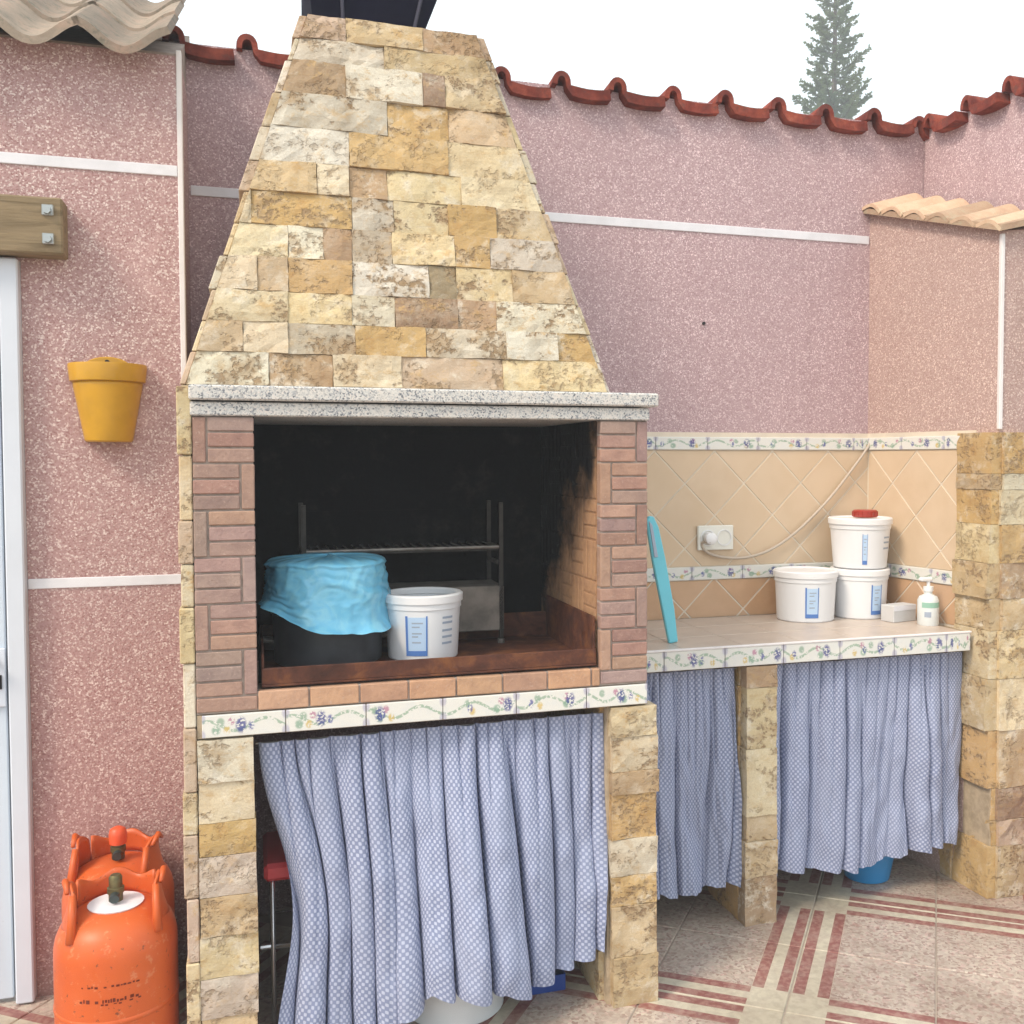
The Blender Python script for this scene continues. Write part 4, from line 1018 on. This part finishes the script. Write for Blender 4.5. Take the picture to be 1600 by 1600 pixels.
MB().tube(smoothpts(pts), .0052, 8).put('cord', 'cable', cb, smooth=True)

# ---- things below
tub('milky white plastic bucket peeping out under the barbecue curtain', 0.625, .155, .0005, .132, .140, .19, False, None, 'milky', name='bucket', cat='bucket')
ba = thing('basin', 'bright blue plastic basin under the right worktop curtain', 'basin', (2.125, .50, 0))
MB().lathe([(0, .001), (.070, 0), (.076, .004), (.095, .10), (.102, .101), (.102, .106), (.092, .106), (.073, .008), (0, .006)], (2.145, .535, .0005), 44).put('bowl', 'blue_plastic', ba, smooth=True, autosmooth=35)
MB().lathe([(.102, .098), (.107, .100), (.107, .108), (.1015, .1085)], (2.145, .535, .0005), 44).put('rim', 'blue_plastic', ba, smooth=True, autosmooth=35)
nb = thing('tray', 'dark blue plastic tray under the barbecue curtain near its right pillar', 'tray', (.86, .22, 0))
MB().prism([(.80, .13), (.925, .13), (.925, .35), (.80, .35)], .0005, .008).put('floor', 'navy_plastic', nb)
for (a, b, c_, d_) in ((.798, .126, .927, .1298), (.798, .3502, .927, .354), (.796, .1302, .7998, .3498), (.9252, .1302, .929, .3498)): MB().box(a, b, .0005, c_, d_, .045).put('side', 'navy_plastic', nb, bevel=.001)
# red-topped folding stool behind the curtain
st = thing('stool', 'red-topped stool with chrome tube legs behind the barbecue curtain', 'stool', (.27, .24, 0))
MB().box(.145, .13, .395, .42, .38, .440).put('seat', 'red_plastic', st, bevel=.010)
for (x_, y_) in ((.166, .145), (.40, .145), (.166, .365), (.40, .365)): MB().tube([(x_, y_, 0), (x_, y_, .394)], .006, 8).put('leg', 'chrome', st, smooth=True)
for y_ in (.145, .365): MB().tube([(.172, y_, .225), (.394, y_, .225)], .007, 8).put('rung', 'chrome', st, smooth=True)
MB().tube([(.135, .152, .225), (.160, .152, .225)], .007, 8).put('rung_end', 'chrome', st)
# dark red crate just right of the stone pillar
cr_ = thing('crate', 'dark red plastic crate standing just right of the stone pillar', 'crate', (2.75, .13, 0))
for k in range(5):
    z_ = .02+k*.115
    MB().box(2.60, .05, z_, 2.90, .058, z_+.085).put('slat', 'crate_red', cr_); MB().box(2.60, .272, z_, 2.90, .28, z_+.085).put('slat', 'crate_red', cr_)
    MB().box(2.592, .0585, z_, 2.60, .2715, z_+.085).put('slat', 'crate_red', cr_); MB().box(2.90, .0585, z_, 2.908, .2715, z_+.085).put('slat', 'crate_red', cr_)
for (x_, y_) in ((2.60, .06), (2.88, .06), (2.60, .25), (2.88, .25)): MB().box(x_+.0005, y_, 0, x_+.018, y_+.018, .58).put('post', 'crate_red', cr_)

# ================================================================== TREE
TX, TY, TH = 16.94, 25.0, 17.6
tr = thing('pine_tree', 'tall narrow pine with tiered branches rising beyond the back wall', 'tree', (TX, TY, 0))
MB().tube([(TX, TY, 0), (TX+.05, TY, 6), (TX, TY, 12), (TX+.03, TY, 15.5), (TX, TY, TH)], [.26, .19, .09, .045, .012], 9).put('trunk', 'bark', tr, smooth=True)
rs = random.Random(5)
fol = MB(); limbs = MB()
z = 3.0
while z < TH-.1:
    hi = z > 10.5
    ln = max(.10, (TH-z)*.195+.08)*rs.uniform(.86, 1.12)
    nb_ = rs.choice((5, 6, 6, 7)) if hi else 5
    a0 = rs.uniform(0, 6.28)
    for b_ in range(nb_):
        if rs.random() < .10: continue
        an = a0+2*math.pi*b_/nb_+rs.uniform(-.25, .25); L_ = ln*rs.uniform(.7, 1.1)
        dirv = Vector((math.cos(an), math.sin(an), 0)); pts = []
        for q in range(6):
            t = q/5; pts.append(Vector((TX, TY, z))+dirv*L_*t+Vector((0, 0, L_*(.10*t+.30*t*t))))
        limbs.tube(pts, [.022*(1-.7*q/5)*max(.4, L_/1.3) for q in range(6)], 5, cap=False)
        side = dirv.cross(Vector((0, 0, 1)))
        cnt = int((72 if hi else 16)*max(.5, L_))
        for q in range(cnt):
            t = rs.uniform(.22, 1.0); i = min(4, int(t*5)); p0 = pts[i].lerp(pts[i+1], t*5-i)
            sd = rs.choice((-1, 1)); tw = L_*.26*(1.15-t)+.05
            tip = p0+side*sd*tw*rs.uniform(.4, 1)+dirv*tw*rs.uniform(.1, .8)+Vector((0, 0, tw*rs.uniform(-.25, .55)))
            wv = (tip-p0).cross(Vector((rs.uniform(-1, 1), rs.uniform(-1, 1), rs.uniform(-1, 1)))).normalized()*rs.uniform(.016, .032)*(1 if hi else 1.9)
            fol.quad(tuple(p0-wv*.6), tuple(p0+wv*.6), tuple(tip+wv), tuple(tip-wv))
            wv2 = wv.cross((tip-p0).normalized()); fol.quad(tuple(p0-wv2*.6), tuple(p0+wv2*.6), tuple(tip+wv2), tuple(tip-wv2))
    z += (.30 if hi else .55)*rs.uniform(.85, 1.15)
cr2 = tag(link('crown', fol.mesh('crown', fix=False), 'needles', tr), kind='stuff')
tag(link('branches', limbs.mesh('branches', smooth=True, fix=False), 'bark', tr), kind='stuff')

# ================================================================== HAZE
n = N('haze'); n.t.nodes.remove(n.b)
pv_ = n.n('ShaderNodeVolumePrincipled', i={'Color': (.92, .96, 1.0), 'Density': .0095, 'Anisotropy': .0})
n.t.links.new(pv_.outputs[0], n.out.inputs['Volume']); M['haze'] = n.m
hz = MB().box(-5, -5, -1.6, 22, 30, 18.0).put('haze', 'haze'); tag(hz, kind='stuff')
